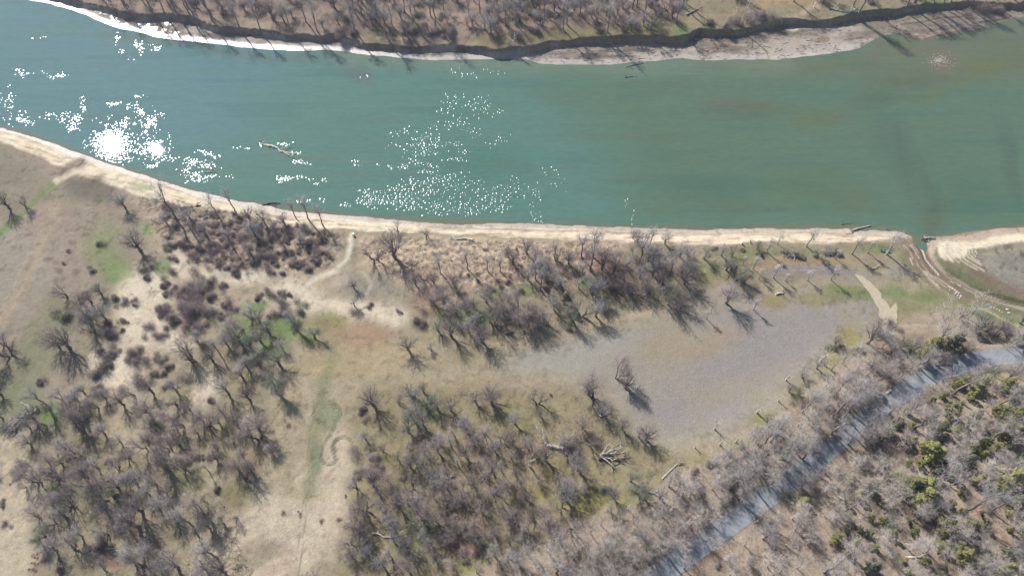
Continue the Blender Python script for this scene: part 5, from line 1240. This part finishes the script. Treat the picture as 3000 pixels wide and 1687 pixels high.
for k, ((x, y, s), lb) in enumerate(zip(RK, labs)):
    b = pt(x, y); q = s * slant(x, y) * .55
    o = link('rock', RM[k % 4], None, (b[0], b[1], b[2] + q * .15), random.random() * 6.28, q)
    tag(o, lb or 'pale rock strewn along the creek', 'rock', 'pale rocks on the creek side')

S = MB(); r_ = np.random.default_rng(77)
for k in range(320):
    a, q = r_.random() * 6.28, abs(r_.normal()) * .5
    X_, Y_ = unproj(2752 + 40 * q * math.cos(a), 178 + 22 * q * math.sin(a), 0)
    c_ = np.array([X_, Y_, .03]); w_ = .1 + .16 * r_.random()
    S.tube(np.array([c_ - [w_, 0, .05], c_ + [0, .02, .02], c_ + [w_, .05 * r_.normal(), -.05]]), [w_ * .35, w_ * .6, w_ * .3], 5)
o = link('shoal_stones', S.mesh('shoal_stones', M['rock'])); tag(o, 'scatter of pale stones breaking the water on a shoal near the far bank', 'stones', kind='stuff')
S = MB()
for k in range(420):
    x = r_.uniform(1560, 2960); y0 = np.interp(x, [a for a, b in N_WATER], [b for a, b in N_WATER]); y1 = np.interp(x, [a for a, b in N_SCARP], [b for a, b in N_SCARP]) + 16
    if y0 - y1 < 8: continue
    y = r_.uniform(y1, y0 - 2); b = pt(x, y, .05); L_ = .25 + .9 * r_.random() ** 2; a = r_.normal() * .5
    d_ = np.array([math.cos(a), math.sin(a), .08 * r_.normal()])
    S.tube(np.stack([b - d_ * L_, b + [0, 0, .04], b + d_ * L_]), (.05 + .06 * r_.random()) * np.array([.8, 1, .5]), 4)
o = link('driftwood_litter', S.mesh('driftwood_litter', M['driftwood'])); tag(o, 'scattered driftwood sticks on the far mud bank', 'driftwood', kind='stuff')

# small green boat
def boat():
    b = pt(2592, 736)
    e = bpy.data.objects.new('boat', None); COL.objects.link(e); e.location = b; e.rotation_euler = (0, 0, -.16)
    tag(e, 'small green boat lying on the grass behind the beach', 'boat')
    L_, n, m_ = 1.35, 15, 9
    V, F_ = [], []
    for i in range(n):
        t = -1 + 2 * i / (n - 1); hw = .40 * (1 - abs(t) ** 2.4) + .015; dp = .34 * (1 - .5 * abs(t) ** 3); sh = .10 * t * t
        for j in range(m_):
            a = math.pi * j / (m_ - 1)
            V.append((t * L_, -math.cos(a) * hw, .38 + sh - math.sin(a) ** .7 * dp if 0 < j < m_ - 1 else .38 + sh))
    for i in range(n - 1):
        for j in range(m_ - 1):
            F_.append([i * m_ + j, (i + 1) * m_ + j, (i + 1) * m_ + j + 1, i * m_ + j + 1])
    me = make_mesh('hull', np.array(V), F_, M['green_paint'], True)
    h = link('hull', me, e); so_ = h.modifiers.new('thick', 'SOLIDIFY'); so_.thickness = .025
    G = MB()
    for sgn in (-1, 1):
        G.tube(np.array([(t * L_, sgn * (.40 * (1 - abs(t) ** 2.4) + .015), .39 + .10 * t * t) for t in np.linspace(-1, 1, 15)]), np.full(15, .03), 5)
    link('gunwale', G.mesh('gunwale', M['white_paint'] if False else M['green_paint']), e)
    for xx in (-.5, .45):
        D_ = MB(); D_.tube(np.array([(xx, -.33, .36), (xx, 0, .36), (xx, .33, .36)]), np.full(3, .07), 6); link('thwart', D_.mesh('thwart', M['driftwood']), e)
boat()
# white drum on the sandy track
b = pt(1036, 690)
e = bpy.data.objects.new('drum', None); COL.objects.link(e); e.location = b; tag(e, 'small round white drum standing on the sandy track by the beach', 'drum')
D_ = MB(); zz = [0, .02, .26, .28, .30, .54, .56, .58, .82, .84]; rr_ = [.27, .29, .29, .31, .29, .29, .31, .29, .29, .28]
D_.tube(np.array([(0, 0, z) for z in zz]) * 1.0, rr_, 18); link('body', D_.mesh('body', M['white_paint'], True), e)
D_ = MB(); D_.tube(np.array([(0, 0, .835), (0, 0, .86), (0, 0, .875)]), [.30, .30, .22], 18); link('lid', D_.mesh('lid', M['white_paint']), e)
# white marker post on the far bank
b = pt(2384, 22)
e = bpy.data.objects.new('marker_post', None); COL.objects.link(e); e.location = b; tag(e, 'white marker post standing at the sandy track on the far bank', 'post')
D_ = MB(); D_.tube(np.array([(0, 0, -.2), (0, 0, .8), (0, 0, 1.75)]), [.17, .17, .16], 8); link('post', D_.mesh('post', M['white_paint']), e)
D_ = MB(); D_.tube(np.array([(0, 0, 1.745), (0, 0, 1.8), (0, 0, 1.9)]), [.21, .21, .05], 8); link('cap', D_.mesh('cap', M['white_paint']), e)
# short concrete walls on the road edge
def low_wall(a_, b_, label):
    p, q = pt(*a_), pt(*b_); d_ = q - p; L_ = np.linalg.norm(d_[:2]); ang = math.atan2(d_[1], d_[0])
    h, t = .45, .16
    V = [(x, y, z) for x in (0, L_) for y in (-t, t) for z in (-.3, h)] + [(x, y, h + .07) for x in (-.04, L_ + .04) for y in (-t - .05, t + .05)] + [(x, y, h + .002) for x in (-.04, L_ + .04) for y in (-t - .05, t + .05)]
    F_ = [[0, 1, 3, 2], [4, 6, 7, 5], [0, 4, 5, 1], [2, 3, 7, 6], [8, 10, 11, 9], [12, 13, 15, 14], [8, 9, 13, 12], [10, 14, 15, 11], [8, 12, 14, 10], [9, 11, 15, 13]]
    o = link('culvert_wall', make_mesh('culvert_wall', np.array(V), F_, M['rock']), None, tuple(p), ang); tag(o, label, 'wall')
low_wall((2444, 1261), (2473, 1239), 'short pale concrete wall at the road edge, lower one on the slope')
low_wall((2594, 1153), (2607, 1144), 'short pale concrete wall at the road edge, upper one near the bend')
# ------------------------------------------------------------------ light and camera
w = bpy.data.worlds.new('World'); sc.world = w; w.use_nodes = True
nt = w.node_tree; bg = nt.nodes['Background']
sky = nt.nodes.new('ShaderNodeTexSky'); sky.sky_type = 'NISHITA'; sky.sun_disc = False
sky.sun_elevation = SUN_EL; sky.sun_rotation = SUN_AZ
sky.air_density = 1.0; sky.dust_density = .6; sky.ozone_density = 1.5
nt.links.new(sky.outputs[0], bg.inputs['Color']); bg.inputs['Strength'].default_value = .072
sl = bpy.data.lights.new('sun', 'SUN'); sl.energy = 4.0; sl.angle = math.radians(.53); sl.color = (1, .975, .94)
so = bpy.data.objects.new('sun', sl); COL.objects.link(so)
d = Vector((math.sin(SUN_AZ) * math.cos(SUN_EL), math.cos(SUN_AZ) * math.cos(SUN_EL), math.sin(SUN_EL)))
so.rotation_euler = d.to_track_quat('Z', 'Y').to_euler(); so.location = d * 300
cam = bpy.data.cameras.new('camera'); co = bpy.data.objects.new('camera', cam); COL.objects.link(co)
co.location = (0, 0, CAM_H); co.rotation_euler = (math.pi / 2 - DEP, 0, 0)
cam.sensor_width = 36; cam.lens = 36 * FPX / 3000; cam.clip_start = .5; cam.clip_end = 12000
sc.camera = co
sc.view_settings.view_transform = 'Standard'; sc.view_settings.look = 'None'; sc.view_settings.gamma = 1; sc.view_settings.exposure = 0.97
sc.render.engine = 'CYCLES'

# thin air between the drone and the ground
hz = [(x, y, z) for x in (-3400, 3400) for y in (-3400, 3400) for z in (-5, 160)]
hm = bpy.data.materials.new('air'); hm.use_nodes = True; hn = hm.node_tree
hn.nodes.remove(hn.nodes['Principled BSDF']); pv = hn.nodes.new('ShaderNodeVolumePrincipled')
pv.inputs['Color'].default_value = (.78, .86, 1, 1); pv.inputs['Density'].default_value = .0002; pv.inputs['Anisotropy'].default_value = .35
hn.links.new(pv.outputs[0], hn.nodes['Material Output'].inputs['Volume'])
ho = link('haze', make_mesh('haze', np.array(hz), [[0, 1, 3, 2], [4, 6, 7, 5], [0, 4, 5, 1], [2, 3, 7, 6], [0, 2, 6, 4], [1, 5, 7, 3]], hm))
tag(ho, 'thin bluish haze between the drone and the ground', 'haze', kind='stuff')
